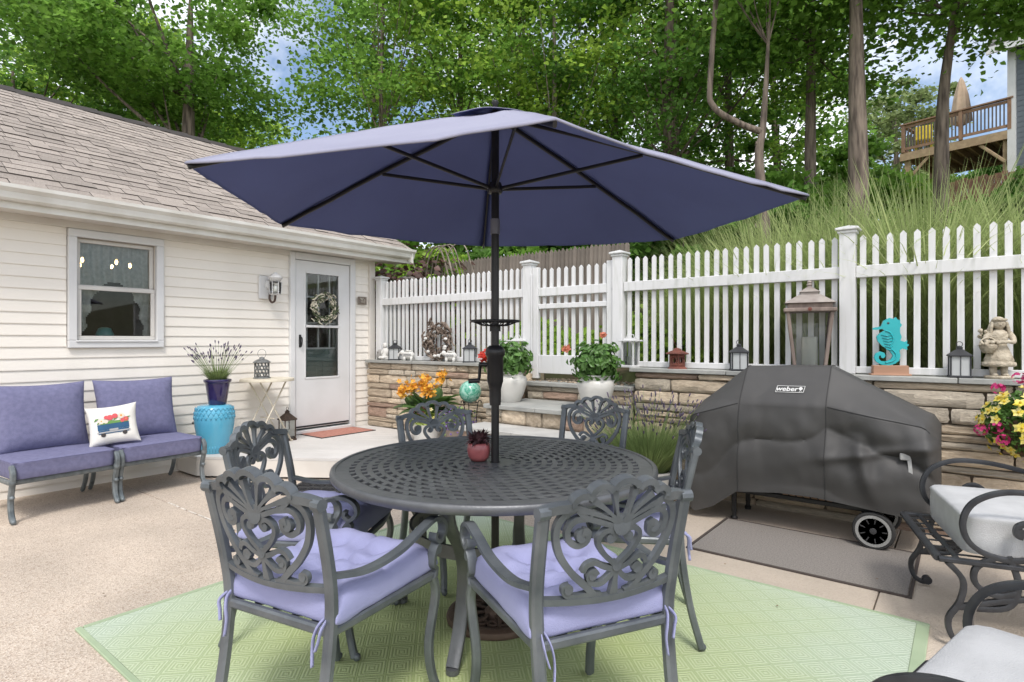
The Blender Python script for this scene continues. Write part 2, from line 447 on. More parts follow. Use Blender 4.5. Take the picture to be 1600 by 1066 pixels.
def tabpos(c, y0, y1, dz):
    s = c * TE - .012
    return Vector((RX - s * math.cos(ang), (y0 + y1) / 2, RZ + s * math.sin(ang) + dz + .006))
tabs.sort(key=lambda t: (tabpos(*t) - Vector((0, 0, 1.3))).length + (50 if t[2] < .75 else 0))
TR = Matrix.Rotation(pi, 4, 'Z') @ Matrix.Rotation(-ang + .04, 4, 'Y')
rest = MB()
for i, t in enumerate(tabs):
    p = tabpos(*t)
    if i < 300:
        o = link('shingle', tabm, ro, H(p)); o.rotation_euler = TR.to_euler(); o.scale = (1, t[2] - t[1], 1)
    else:
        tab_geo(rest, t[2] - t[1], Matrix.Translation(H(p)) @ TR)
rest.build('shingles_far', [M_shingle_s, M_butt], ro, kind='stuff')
rc = MB(); y = RY0
while y < RY1:
    rc.add([H(p) for p in [(RIDGE_X + .13, y, 4.225), (RIDGE_X, y, 4.315), (RIDGE_X - .13, y, 4.225), (RIDGE_X + .13, y + .29, 4.238), (RIDGE_X, y + .29, 4.33), (RIDGE_X - .13, y + .29, 4.238)]], [(0, 1, 4, 3), (1, 2, 5, 4)]); y += .28
rc.build('ridge_cap', mat('ridge_cap', (.05, .043, .04), rough=.9), ro, kind='stuff')
# window
win = MB()
for y0, y1, z0, z1, d in ((1.59, 2.36, 1.238, 1.305, .05), (1.59, 2.36, 2.222, 2.292, .05), (1.59, 1.657, 1.305, 2.222, .05), (2.293, 2.36, 1.305, 2.222, .05)):
    win.box(H((HX + .005, (y0 + y1) / 2, (z0 + z1) / 2)), (d, y1 - y0, z1 - z0), ch=.006)
wo = win.build('window', M_white, house)
def sash(z0, z1, x, nm):
    s = MB(); t = .036
    for y0, y1, a, b in ((1.66, 2.29, z0, z0 + t), (1.66, 2.29, z1 - t, z1), (1.66, 1.66 + t, z0 + t, z1 - t), (2.29 - t, 2.29, z0 + t, z1 - t)):
        s.box(H((HX + x, (y0 + y1) / 2, (a + b) / 2)), (.03, y1 - y0, b - a), ch=.004)
    s.build('sash', mat(nm, (.62, .60, .56), (.55, .53, .5), 3, .5), wo)
    MB().box(H((HX + x - .004, 1.975, (z0 + z1) / 2)), (.004, .6, z1 - z0 - .04)).build('pane', M_glass, wo)
sash(1.31, 1.795, -.02, 'sash_lower'); sash(1.77, 2.22, -.055, 'sash_upper')
MB().box(H((HX + .012, 1.975, 1.300)), (.06, .66, .018), ch=.004).build('sill', M_white, wo)
# dark room with lace curtains
rm = MB()
rm.box(H((HX - 2.6, 2.0, 1.2)), (.05, 4.4, 2.6)); rm.box(H((HX - 1.4, -.2, 1.2)), (2.5, .05, 2.6)); rm.box(H((HX - 1.4, 4.2, 1.2)), (2.5, .05, 2.6)); rm.box(H((HX - 1.4, 2, 2.42)), (2.5, 4.4, .05)); rm.box(H((HX - 1.4, 2, .1)), (2.5, 4.4, .05))
rm.build('room', M_dark, house)
M_lace = mat('lace', (.78, .82, .80), (.6, .65, .63), 30, .9, translucent=.3)
_n = M_lace.node_tree; _o = _n.nodes['Material Output']; _src = _o.inputs['Surface'].links[0].from_socket
_t = _n.nodes.new('ShaderNodeBsdfTransparent'); _m = _n.nodes.new('ShaderNodeMixShader'); _m.inputs[0].default_value = .32
_n.links.new(_src, _m.inputs[1]); _n.links.new(_t.outputs[0], _m.inputs[2]); _n.links.new(_m.outputs[0], _o.inputs['Surface'])
def curtain(inner, nm):
    c = MB(); n, m = 90, 60; vs = []
    for j in range(m + 1):
        z = 2.24 - .98 * j / m
        for i in range(n + 1):
            u = i / n; y = 1.60 + .76 * u
            vs.append(H((HX - .095 + .012 * math.sin(u * 60 + .6 * math.sin(j * .17)), y, z)))
    fs = []
    for j in range(m):
        for i in range(n):
            u = (i + .5) / n; v = (j + .5) / m
            edge = .44 - .16 * min(1, max(0, (v - .40) / .12)) - .14 * max(0, v - .52) / .48   # full across the top, drawn to the sides below
            if v < .40 or u < edge + .018 * math.sin(v * 40) or u > 1 - edge - .018 * math.sin(v * 37): fs.append((j * (n + 1) + i, j * (n + 1) + i + 1, (j + 1) * (n + 1) + i + 1, (j + 1) * (n + 1) + i))
    c.add(vs, fs); return c.build('curtain', M_lace, house, smooth=True)
curtain(0, '')
vs_ = MB().lathe([(.001, 0), (.06, 0), (.075, .05), (.05, .11), (.02, .12), (.001, .12)], 16, H((HX - .2, 1.93, 1.31))).build('vase', mat('teal_vase', (.1, .3, .3), rough=.3), house, smooth=True)
M_bulb = bpy.data.materials.new('bulb'); M_bulb.use_nodes = True
_b = M_bulb.node_tree.nodes['Principled BSDF']; _b.inputs['Emission Color'].default_value = (1, .6, .25, 1); _b.inputs['Emission Strength'].default_value = 26
ch = thing('chandelier', 'lit chandelier with small warm bulbs seen through the house window', 'chandelier', (-7.1, 2.08, 2.06))
a = MB(); a.tube([(0, 0, .35), (0, 0, 0)], .012)
for i in range(6):
    t = 2 * pi * i / 6 + .3; a.tube(smoothpts([(0, 0, 0), (.15 * math.cos(t), .15 * math.sin(t), -.06), (.28 * math.cos(t), .28 * math.sin(t), .02)], 4), .008, 6)
a.build('arms', M_blackmetal, ch)
for i in range(6):
    t = 2 * pi * i / 6 + .3; MB().ball((.28 * math.cos(t), .28 * math.sin(t), .045), (.013, .013, .026), 8, 6).build('bulb', M_bulb, ch)
# door trim, storm door, inner door
dt = MB()
for y0, y1, z0, z1 in ((3.70, 3.763, .2, 2.345), (4.535, 4.61, .2, 2.345), (3.763, 4.535, 2.262, 2.345)):
    dt.box(H((HX + .008, (y0 + y1) / 2, (z0 + z1) / 2)), (.06, y1 - y0, z1 - z0), ch=.006)
dt.box(H((HX + .0, 4.149, .225)), (.12, .77, .035), ch=.004)
dt.build('door_frame', M_white, house)
GY0, GY1, GZ0, GZ1 = 3.90, 4.378, .855, 2.122
door = MB()
for y0, y1, z0, z1 in ((3.77, GY0, .265, 2.255), (GY1, 4.528, .265, 2.255), (GY0, GY1, .265, GZ0), (GY0, GY1, GZ1, 2.255)):
    door.box(H((HX - .005, (y0 + y1) / 2, (z0 + z1) / 2)), (.034, y1 - y0, z1 - z0))
do = door.build('storm_door', M_white, house)
fr = MB()
for y0, y1, z0, z1 in ((GY0 - .012, GY0 + .012, GZ0, GZ1), (GY1 - .012, GY1 + .012, GZ0, GZ1), (GY0, GY1, GZ0 - .012, GZ0 + .012), (GY0, GY1, GZ1 - .012, GZ1 + .012), (GY0, GY1, 1.462, 1.492)):
    fr.box(H((HX + .008, (y0 + y1) / 2, (z0 + z1) / 2)), (.02, y1 - y0, z1 - z0), ch=.003)
fr.build('glazing_frame', M_white, do)
MB().box(H((HX - .004, (GY0 + GY1) / 2, (GZ0 + GZ1) / 2)), (.004, GY1 - GY0, GZ1 - GZ0)).build('pane', M_glass, do)
h_ = MB(); h_.box(H((HX + .016, 3.835, 1.30)), (.008, .03, .15), ch=.003); h_.tube(smoothpts([H((HX + .02, 3.835, 1.35)), H((HX + .055, 3.835, 1.335)), H((HX + .058, 3.835, 1.29)), H((HX + .04, 3.835, 1.235))], 5), .008, 8)
h_.build('handle', M_blackmetal, do, smooth=40)
MB().box(H((HX + .014, 4.149, .285)), (.012, .74, .018)).build('door_sweep', M_blackmetal, do)
idr = MB(); idr.box(H((HX - .12, 4.149, .72)), (.05, .77, 1.0))
for y0, y1, z0, z1 in ((3.765, 3.90, 1.2, 2.26), (4.40, 4.535, 1.2, 2.26), (3.9, 4.4, 2.16, 2.26)): idr.box(H((HX - .12, (y0 + y1) / 2, (z0 + z1) / 2)), (.05, y1 - y0, z1 - z0))
for yy in (3.97, 4.22): idr.box(H((HX - .093, yy + .07, .80)), (.012, .17, .5), ch=.005)
ido = idr.build('inner_door', M_grn_door, house)
gr = MB()
for yy in (3.99, 4.15, 4.31): gr.box(H((HX - .10, yy, 1.68)), (.02, .018, .96))
for zz in (1.21, 1.52, 1.84, 2.15): gr.box(H((HX - .10, 4.149, zz)), (.024, .5, .022))
gr.build('glazing_bars', M_white, ido)
bk = MB(); bk.box(H((HX - .7, 4.149, 1.3)), (.05, 1.5, 2.4)); bk.box(H((HX - .42, 3.5, 1.3)), (.5, .05, 2.4)); bk.box(H((HX - .42, 4.76, 1.3)), (.5, .05, 2.4)); bk.box(H((HX - .42, 4.149, 2.45)), (.5, 1.3, .05)); bk.build('hall', mat('hall_wall', (.18, .17, .16), rough=.9), house)
# number plaque and lamp mounting block
pl = MB().box(H((HX + .022, 4.725, 1.825)), (.014, .135, .10), ch=.004).build('wall_plaque', mat('bronze_plaque', (.26, .22, .18), (.13, .105, .085), 30, .5, metal=.3), house)
re_ = MB()
for (dy, dz_, a_, b_) in ((-.03, .025, .016, .011), (.0, .027, .017, .012), (-.012, .008, .022, .009), (.03, .005, .012, .016), (.0, -.02, .04, .006)):
    re_.ball(H((HX + .029, 4.725 + dy, 1.825 + dz_)), (.006, a_, b_), 10, 6)
re_.build('relief', mat('plaque_relief', (.40, .37, .32), (.28, .25, .21), 30, .6), pl, smooth=True, kind='stuff')

# ------------------------------------------------------------------ deck platform
def clip(poly, n, d):
    out = []
    for i in range(len(poly)):
        a, b = poly[i], poly[(i + 1) % len(poly)]
        da, db = a[0] * n[0] + a[1] * n[1] - d, b[0] * n[0] + b[1] * n[1] - d
        if da <= 0: out.append(a)
        if da * db < 0:
            t = da / (da - db); out.append((a[0] + (b[0] - a[0]) * t, a[1] + (b[1] - a[1]) * t))
    return out
deck = link('deck', None, kind='structure')
DP = [(-6.17, 2.48), (-5.75, 2.48), (-3.62, 3.95), (-3.62, 4.795), (-6.17, 4.795)]
dd = Vector((2.13, 1.47, 0)).normalized(); nn = (-dd.y, dd.x)
base_d = nn[0] * -5.75 + nn[1] * 2.48
for k in range(16):
    p = clip(clip(DP, nn, base_d + (k + 1) * .14 - .004), (-nn[0], -nn[1]), -(base_d + k * .14 - .02 * (k == 0)))
    if len(p) > 2: MB().slab(p, .176, .20).build('deck_board', M_deck, deck)
# fascias with shadow gap under
fa = MB()
def fascia(p, q, z0, z1, t=.02):
    d = Vector((q[0] - p[0], q[1] - p[1], 0)); L_ = d.length; a = math.atan2(d.y, d.x)
    fa.box(((p[0] + q[0]) / 2, (p[1] + q[1]) / 2, (z0 + z1) / 2), (L_, t, z1 - z0), rz=a)
fascia((-6.17, 2.49), (-5.757, 2.49), .02, .174); fascia((-5.753, 2.492), (-3.63, 3.957), .02, .174); fascia((-3.63, 3.96), (-3.63, 4.79), .02, .174)
fa.build('fascia', M_trim, deck)
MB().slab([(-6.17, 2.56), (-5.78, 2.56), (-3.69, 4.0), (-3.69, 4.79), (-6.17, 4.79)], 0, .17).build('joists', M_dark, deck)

# ------------------------------------------------------------------ stone retaining wall and steps
CAPZ = 1.058; FACE = 4.80
def stone_variants():
    out = []
    rn = random.Random(11)
    for k in range(9):
        nx, nz = 6, 4; grid = {}; vs = []; fs = []
        cut = [rn.uniform(0, .10) for _ in range(4)]
        for j in range(nz + 1):
            for i in range(nx + 1):
                x = -.5 + i / nx; z = -.5 + j / nz
                e = min(i, nx - i, 1) * min(j, nz - j, 1)
                y = 0 if e else .32
                y += rn.uniform(-.25, .25) if e else rn.uniform(-.1, .15)
                if not e:
                    x *= 1 - rn.uniform(0, .03); z *= 1 - rn.uniform(0, .08)
                    if (i in (0, nx)) and (j in (0, nz)): x *= .97; z *= .92
                grid[i, j] = len(vs); vs.append((x, y, z))
        for j in range(nz):
            for i in range(nx): fs.append((grid[i, j], grid[i + 1, j], grid[i + 1, j + 1], grid[i, j + 1]))
        ring = [grid[i, 0] for i in range(nx)] + [grid[nx, j] for j in range(nz)] + [grid[i, nz] for i in range(nx, 0, -1)] + [grid[0, j] for j in range(nz, 0, -1)]
        o = len(vs)
        for r_ in ring: vs.append((vs[r_][0], 4.2, vs[r_][2]))
        L_ = len(ring)
        for i in range(L_): fs.append((ring[i], o + i, o + (i + 1) % L_, ring[(i + 1) % L_]))
        out.append(MB().add(vs, fs))
    return out
SV = stone_variants()
SM = [[v.mesh('stone', m, 50) for v in SV] for m in (M_stone, M_stone, M_stone3, M_stone2)]
rs = random.Random(23)
def lay(parent, x0, x1, z0, z1, y, big=1.0, org=(0, 0, 0)):
    """ashlar-like random courses of stones on the face y (facing -Y)"""
    z = z0
    while z < z1 - .02:
        h = rs.choice((.04, .055, .07, .09, .11, .13)) * big
        if z + h > z1 - .05: h = z1 - z
        x = x0
        while x < x1 - .01:
            L_ = rs.uniform(.18, .52) * big * (1.25 if h < .07 else 1)
            if x + L_ > x1 - .10: L_ = x1 - x
            sub = [(z, h)]
            if h > .11 * big and L_ < .3 and rs.random() < .45:
                f = rs.uniform(.4, .6); sub = [(z, h * f), (z + h * f, h * (1 - f))]
            for (zz, hh) in sub:
                me = rs.choice(SM[rs.choices((0, 1, 2, 3), (4, 3, 3, 1.6))[0]])
                o = link('stone', me, parent, (x + L_ / 2 - org[0], y - rs.uniform(0, .018) - org[1], zz + hh / 2 - org[2]), scale=((L_ - .005) * rs.choice((-1, 1)), .026, hh - .004))
            x += L_
        z += h
def capstones(parent, x0, x1, org):
    x = x0
    while x < x1 - .01:
        L_ = rs.uniform(.6, 1.0)
        if x + L_ > x1 - .3: L_ = x1 - x
        o = MB().box((0, 0, 0), (L_ - .005, .40, .036), ch=.004).build('cap_stone', M_blue, parent, loc=(x + L_ / 2 - org[0], 4.97 - org[1], CAPZ - .018 + rs.uniform(-.002, .002) - org[2]))
        x += L_
wl_ = thing('stone_wall', 'low stacked fieldstone wall with bluestone cap between the house and the steps', 'stone wall', (-4.9, 4.95, 0))
og = (-4.9, 4.95, 0)
MB().box((0, .07, .5), (2.56, .36, 1.03)).build('core', M_mortar, wl_)
lay(wl_, -6.17, -3.62, .2, CAPZ - .037, FACE, org=og); capstones(wl_, -6.19, -3.59, og)
MB().box((1.29, .05, .95), (.02, .3, .15)).build('end_stone', M_stone, wl_)
wr = thing('stone_wall', 'fieldstone retaining wall with bluestone cap behind the covered grill', 'stone wall', (0, 4.95, 0))
og = (0, 4.95, 0)
MB().box((.8, .07, .5), (6.3, .36, 1.03)).build('core', M_mortar, wr)
lay(wr, -2.36, 1.6, -.02, CAPZ - .037, FACE, big=1.22, org=og); capstones(wr, -2.40, 3.6, og)
# left return of the right-hand wall beside the steps is the step cheek
st = thing('stone_steps', 'fieldstone steps with pale bluestone treads leading up to the picket gate', 'steps', (-2.98, 4.4, 0))
og = (-2.98, 4.4, 0)
TR_ = [(.885, 4.77, 5.35), (.71, 4.12, 4.79), (.54, 3.78, 4.14), (.365, 3.56, 3.80)]
for i, (z, ya, yb) in enumerate(TR_):
    x0, x1 = (-3.58, -2.38)
    n = 2 if i else 1
    for q in range(n):
        a, b = x0 + (x1 - x0) * q / n, x0 + (x1 - x0) * (q + 1) / n
        MB().box(((a + b) / 2 - og[0], (ya + yb) / 2 - og[1], z - .02), (b - a - .004, yb - ya, .04), ch=.005).build('tread', M_blue if i != 2 else mat('pale_tread', (.50, .49, .46), (.42, .41, .385), 5, .7, bump=.2), st)
    MB().box((-2.98 - og[0], (ya + 5.3) / 2 + .04 - og[1], (z - .04) / 2), (1.17, 5.3 - ya - .08, z - .04)).build('core', M_stone3, st)
    lay(st, x0 + .01, x1 - .01, max(z - .175, 0) + (.0 if i else .0), z - .041, ya + .035, big=.9, org=og)
gv = MB()
for k in range(260):
    gv.ball((rs.uniform(-3.55, -2.5) - og[0], rs.uniform(4.86, 5.3) - og[1], .888), (rs.uniform(.008, .018), rs.uniform(.008, .018), .009), 6, 4)
gv.build('gravel', mat('pea_gravel', (.42, .34, .25), (.2, .15, .11), 30, .8, island=.4), st, kind='stuff')

# ------------------------------------------------------------------ picket fence
FY = 4.95; PT = 2.085
M_fence = mat('fence_vinyl', (.67, .67, .67), (.54, .55, .52), 4, .42, contrast=(.24, .5), stretch=(7, 7, .8), objrand=.025)
rf_ = random.Random(41)
def picket_mesh(wd, h, th=.018):
    b = MB(); x = wd / 2
    pr = [(-x, 0), (x, 0), (x, h - .022), (0, h), (-x, h - .022)]
    b.prism(pr, -th / 2, th / 2); return b
PK = picket_mesh(.039, PT - 1.085).mesh('picket', M_fence)
POST = MB(); POST.box((0, 0, .515), (.105, .105, 1.03), ch=.004)
PCAP = MB(); PCAP.box((0, 0, 0), (.125, .125, .022), ch=.004); PCAP.box((0, 0, .022), (.155, .155, .020), ch=.005)
PCAP.add([(-.074, -.074, .032), (.074, -.074, .032), (.074, .074, .032), (-.074, .074, .032), (0, 0, .055)], [(0, 1, 4), (1, 2, 4), (2, 3, 4), (3, 0, 4)])
PM, PCM = POST.mesh('post', M_fence), PCAP.mesh('post_cap', M_fence)
def fpost(par, x, org, z=CAPZ, zt=2.10):
    p = link('post', PM, par, (x - org, 0, z), scale=(1, 1, (zt - z) / 1.03)); link('post_cap', PCM, p, (0, 0, 1.03 + .008), scale=(1, 1, 1.03 / (zt - z)))
def fence(label, x0, x1, posts, n):
    f = thing('picket_fence', label, 'fence', ((x0 + x1) / 2, FY, 0), group='white picket fence runs on the stone wall'); o = (x0 + x1) / 2
    for p in posts: fpost(f, p, o)
    L_ = x1 - x0
    MB().box((0, -.012, 1.81), (L_, .036, .088), ch=.004).build('rail', M_fence, f)
    MB().box((0, -.012, 1.088), (L_, .036, .05), ch=.004).build('rail', M_fence, f)
    for i in range(n):
        pk_o = link('picket', PK, f, (x0 + (i + .5) * L_ / n - o + rf_.uniform(-.0015, .0015), .016, 1.085 + rf_.uniform(-.003, .003))); pk_o.rotation_euler = (rf_.uniform(-.004, .004), rf_.uniform(-.005, .005), rf_.uniform(-.05, .05))
fence('white picket fence run between the house corner and the gate', -6.02, -3.70, (-6.07, -3.645), 29)
fence('white picket fence run between the gate and the large lantern', -2.53, -.745, (-2.585,), 22)
fence('white picket fence run at the far right behind the girl statue', -.64, 1.9, (-.693, 1.95), 31)
gt = thing('picket_gate', 'white picket gate at the top of the stone steps', 'gate', (-3.115, FY, 0))
for x in (-3.555, -2.675): MB().box((x + 3.115, 0, 1.49), (.075, .05, 1.16), ch=.004).build('stile', M_fence, gt)
for z, h in ((1.81, .088), (1.66, .05), (1.06, .19)): MB().box((0, .0, z), (.805, .034, h), ch=.004).build('rail', M_fence, gt)
pk2 = picket_mesh(.039, 2.06 - 1.1).mesh('picket', M_fence)
for i in range(9): link('picket', pk2, gt, (-.40 + (i + .5) * .80 / 9, .03, 1.1))
hg = MB()
for z in (1.85, 1.2): hg.box((.475, -.03, z), (.03, .012, .10), ch=.002)
hg.build('hinge', M_fence, gt)
MB().tube([(-.46, -.06, .96), (-.46, -.06, 2.0)], .008, 6).build('drop_rod', M_fence, gt)
# ------------------------------------------------------------------ rug and mats
def rug_mat():
    m = bpy.data.materials.new('woven_rug'); m.use_nodes = True
    N, L = m.node_tree.nodes, m.node_tree.links; b = N['Principled BSDF']; b.inputs['Roughness'].default_value = .9
    b.inputs['Specular IOR Level'].default_value = .2
    g = N.new('ShaderNodeNewGeometry')
    mp = N.new('ShaderNodeMapping'); mp.inputs['Rotation'].default_value = (0, 0, R(45)); mp.inputs['Scale'].default_value = (9.2, 9.2, 1)
    L.new(g.outputs['Position'], mp.inputs['Vector'])
    def math_(op, a, b_=None):
        n = N.new('ShaderNodeMath'); n.operation = op
        for i, v in enumerate((a, b_)):
            if v is None: continue
            if isinstance(v, (int, float)): n.inputs[i].default_value = v
            else: L.new(v, n.inputs[i])
        return n.outputs[0]
    sp = N.new('ShaderNodeSeparateXYZ'); L.new(mp.outputs[0], sp.inputs[0])
    fx = math_('ABSOLUTE', math_('SUBTRACT', math_('FRACT', sp.outputs['X']), .5))
    fy = math_('ABSOLUTE', math_('SUBTRACT', math_('FRACT', sp.outputs['Y']), .5))
    d = math_('MAXIMUM', fx, fy)
    ring = math_('SINE', math_('MULTIPLY', d, 2 * pi * 8))
    wv = N.new('ShaderNodeTexNoise'); wv.inputs['Scale'].default_value = 160; L.new(g.outputs['Position'], wv.inputs['Vector'])
    fac = math_('ADD', math_('MULTIPLY', ring, .48), math_('ADD', math_('MULTIPLY', math_('SUBTRACT', wv.outputs['Fac'], .5), .9), .5))
    # yellow green in the middle, blending to a paler mint outwards
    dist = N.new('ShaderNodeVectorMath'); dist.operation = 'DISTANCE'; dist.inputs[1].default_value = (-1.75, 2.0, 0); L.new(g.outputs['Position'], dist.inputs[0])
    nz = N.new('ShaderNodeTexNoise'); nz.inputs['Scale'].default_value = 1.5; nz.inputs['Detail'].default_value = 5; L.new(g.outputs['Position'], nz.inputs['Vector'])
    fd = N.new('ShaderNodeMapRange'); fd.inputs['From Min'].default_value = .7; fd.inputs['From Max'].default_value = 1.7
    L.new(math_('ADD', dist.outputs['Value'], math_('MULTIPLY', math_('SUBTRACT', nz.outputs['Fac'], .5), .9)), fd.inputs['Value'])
    def cmix(f, a, b_):
        n = N.new('ShaderNodeMix'); n.data_type = 'RGBA'; L.new(f, n.inputs['Factor'])
        for k, v in (('A', a), ('B', b_)):
            if isinstance(v, tuple): n.inputs[k].default_value = (*v, 1)
            else: L.new(v, n.inputs[k])
        return n.outputs['Result']
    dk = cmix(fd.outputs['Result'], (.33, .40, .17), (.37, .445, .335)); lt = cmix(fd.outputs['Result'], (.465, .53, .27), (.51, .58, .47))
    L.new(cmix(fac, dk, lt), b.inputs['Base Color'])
    bp = N.new('ShaderNodeBump'); bp.inputs['Strength'].default_value = .4; bp.inputs['Distance'].default_value = .004
    L.new(fac, bp.inputs['Height']); L.new(bp.outputs['Normal'], b.inputs['Normal'])
    return m
rug = thing('rug', 'large pale green outdoor rug with nested diamond weave under the dining set', 'rug', (-1.64, 2.045, 0))
r_ = MB(); nx = 24; vs = []; fs = []
for j in range(nx + 1):
    for i in range(nx + 1):
        x, y = -1.48 + 2.96 * i / nx, -1.185 + 2.37 * j / nx
        vs.append((x, y, .009 + .002 * noise.noise(Vector((x * 2, y * 2, 0)))))
for j in range(nx):
    for i in range(nx): fs.append((j * (nx + 1) + i, j * (nx + 1) + i + 1, (j + 1) * (nx + 1) + i + 1, (j + 1) * (nx + 1) + i))
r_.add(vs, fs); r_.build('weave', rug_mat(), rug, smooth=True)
bd = MB(); M_bind = mat('rug_binding', (.36, .44, .29), (.31, .39, .25), 6, .85)
for c, d in (((0, -1.197, .005), (3.02, .026, .012)), ((0, 1.197, .005), (3.02, .026, .012)), ((-1.497, 0, .005), (.026, 2.36, .012)), ((1.485, 0, .006), (.05, 2.36, .012))): bd.box(c, d, ch=.003)
bd.build('binding', M_bind, rug)

def weave_mat(name, c1, c2, sc):
    m = mat(name, c1, c2, 120, .9, bump=.3, bscale=300); N, L = m.node_tree.nodes, m.node_tree.links
    wv = N.new('ShaderNodeTexWave'); wv.inputs['Scale'].default_value = sc; wv.inputs['Distortion'].default_value = 2
    t = N.new('ShaderNodeTexCoord'); L.new(t.outputs['Object'], wv.inputs['Vector'])
    mx_ = N.new('ShaderNodeMix'); mx_.data_type = 'RGBA'; mx_.blend_type = 'MULTIPLY'; mx_.inputs['Factor'].default_value = .35
    b = N['Principled BSDF']; src = b.inputs['Base Color'].links[0].from_socket
    L.new(src, mx_.inputs['A']); L.new(wv.outputs['Color'], mx_.inputs['B']); L.new(mx_.outputs['Result'], b.inputs['Base Color'])
    return m
mt = thing('grill_mat', 'grey brown woven mat lying in front of the covered grill', 'mat', (-.80, 3.92, 0))
MB().box((0, 0, .004), (1.13, .74, .008), ch=.002).build('weave', weave_mat('grill_mat_weave', (.33, .30, .27), (.215, .195, .175), 60), mt)
e_ = MB()
for c, d in (((0, -.378, .005), (1.17, .016, .011)), ((0, .378, .005), (1.17, .016, .011)), ((-.577, 0, .005), (.016, .74, .011)), ((.577, 0, .005), (.016, .74, .011))): e_.box(c, d, ch=.002)
e_.build('binding', mat('mat_binding', (.07, .055, .048), rough=.8), mt)
cm = thing('doormat', 'thin coral red doormat lying before the storm door on the deck', 'doormat', (-5.94, 4.19, .2))
MB().box((0, 0, .005), (.43, .73, .01), ch=.003).build('pile', mat('coral_pile', (.46, .22, .17), (.36, .155, .12), 30, .95, bump=.4), cm)
eb = MB()
for c, d in (((.222, 0, .004), (.014, .76, .009)), ((0, -.372, .004), (.43, .014, .009)), ((0, .372, .004), (.43, .014, .009)), ((-.222, 0, .004), (.014, .76, .009))): eb.box(c, d)
eb.build('edge', M_blackmetal, cm)
bm = thing('rubber_mat', 'black scrollwork rubber mat on the patio below the deck edge', 'doormat', (-4.34, 3.03, 0), rz=R(34.6))
b_ = MB()
for c, d in (((0, -.2, .007), (.78, .03, .012)), ((0, .2, .007), (.78, .03, .012)), ((-.38, 0, .007), (.03, .4, .012)), ((.38, 0, .007), (.03, .4, .012))): b_.box(c, d, ch=.003)
for i in range(6):
    for j in range(3):
        cx, cyy = -.31 + i * .124, -.125 + j * .125
        for sgn in (1, -1):
            b_.bar([(cx + sgn * p[0], cyy + sgn * p[1], .007) for p in spiral((.028, 0), .034, .008, pi, 1.15, 10)], .012, .011)
b_.box((0, 0, .002), (.76, .4, .004))
b_.build('scrollwork', mat('black_rubber', (.02, .02, .022), rough=.7), bm)

# ------------------------------------------------------------------ cast metal dining chair
M_lav = mat('lavender_fabric', (.365, .375, .58), (.305, .315, .51), 3, .9, bump=.25, bscale=350, spec=.2)
def cushion_grid(wx, wy, th, tufts, nx=28, ny=28, puff=1.0):
    """closed pillow surface with tufted dimples on top"""
    vs, fs = [], []
    def surf(u, v, s):
        ex = (1 - abs(u) ** 6) ** .45 if abs(u) < 1 else 0; ey = (1 - abs(v) ** 6) ** .45 if abs(v) < 1 else 0
        ex, ey = ex ** .75, ey ** .75
        h = th / 2 * ex * ey * (1.15 if s > 0 else .42)
        if s > 0:
            for (a, b, dpt) in tufts: h -= dpt * math.exp(-(((u - a) * wx / 2) ** 2 + ((v - b) * wy / 2) ** 2) / .0022)
            h -= .018 * (math.exp(-((u) * wx / 2 / .02) ** 2) + math.exp(-(v * wy / 2 / .02) ** 2) + math.exp(-((u - v) * wx / 2 / .03) ** 2) * .5 + math.exp(-((u + v) * wx / 2 / .03) ** 2) * .5) * ex * ey
            h += .010 * noise.noise(Vector((u * 2.2 + 5, v * 2.2, 1))) * ex * ey
        x = u * wx / 2 * (1 - .035 * (1 - abs(v) ** 2) * abs(u) ** 3); y = v * wy / 2 * (1 - .035 * (1 - abs(u) ** 2) * abs(v) ** 3)
        return (x, y, s * h + .004 * noise.noise(Vector((u * 3, v * 3, s))))
    idx = {}
    for s in (1, -1):
        for j in range(ny + 1):
            for i in range(nx + 1):
                edge = i in (0, nx) or j in (0, ny)
                if edge and s < 0: idx[i, j, s] = idx[i, j, 1]; continue
                idx[i, j, s] = len(vs); vs.append(surf(math.sin(pi / 2 * (-1 + 2 * i / nx)), math.sin(pi / 2 * (-1 + 2 * j / ny)), s if not edge else 1))
    for s in (1, -1):
        for j in range(ny):
            for i in range(nx):
                q = (idx[i, j, s], idx[i + 1, j, s], idx[i + 1, j + 1, s], idx[i, j + 1, s])
                fs.append(q if s > 0 else q[::-1])
    return vs, fs
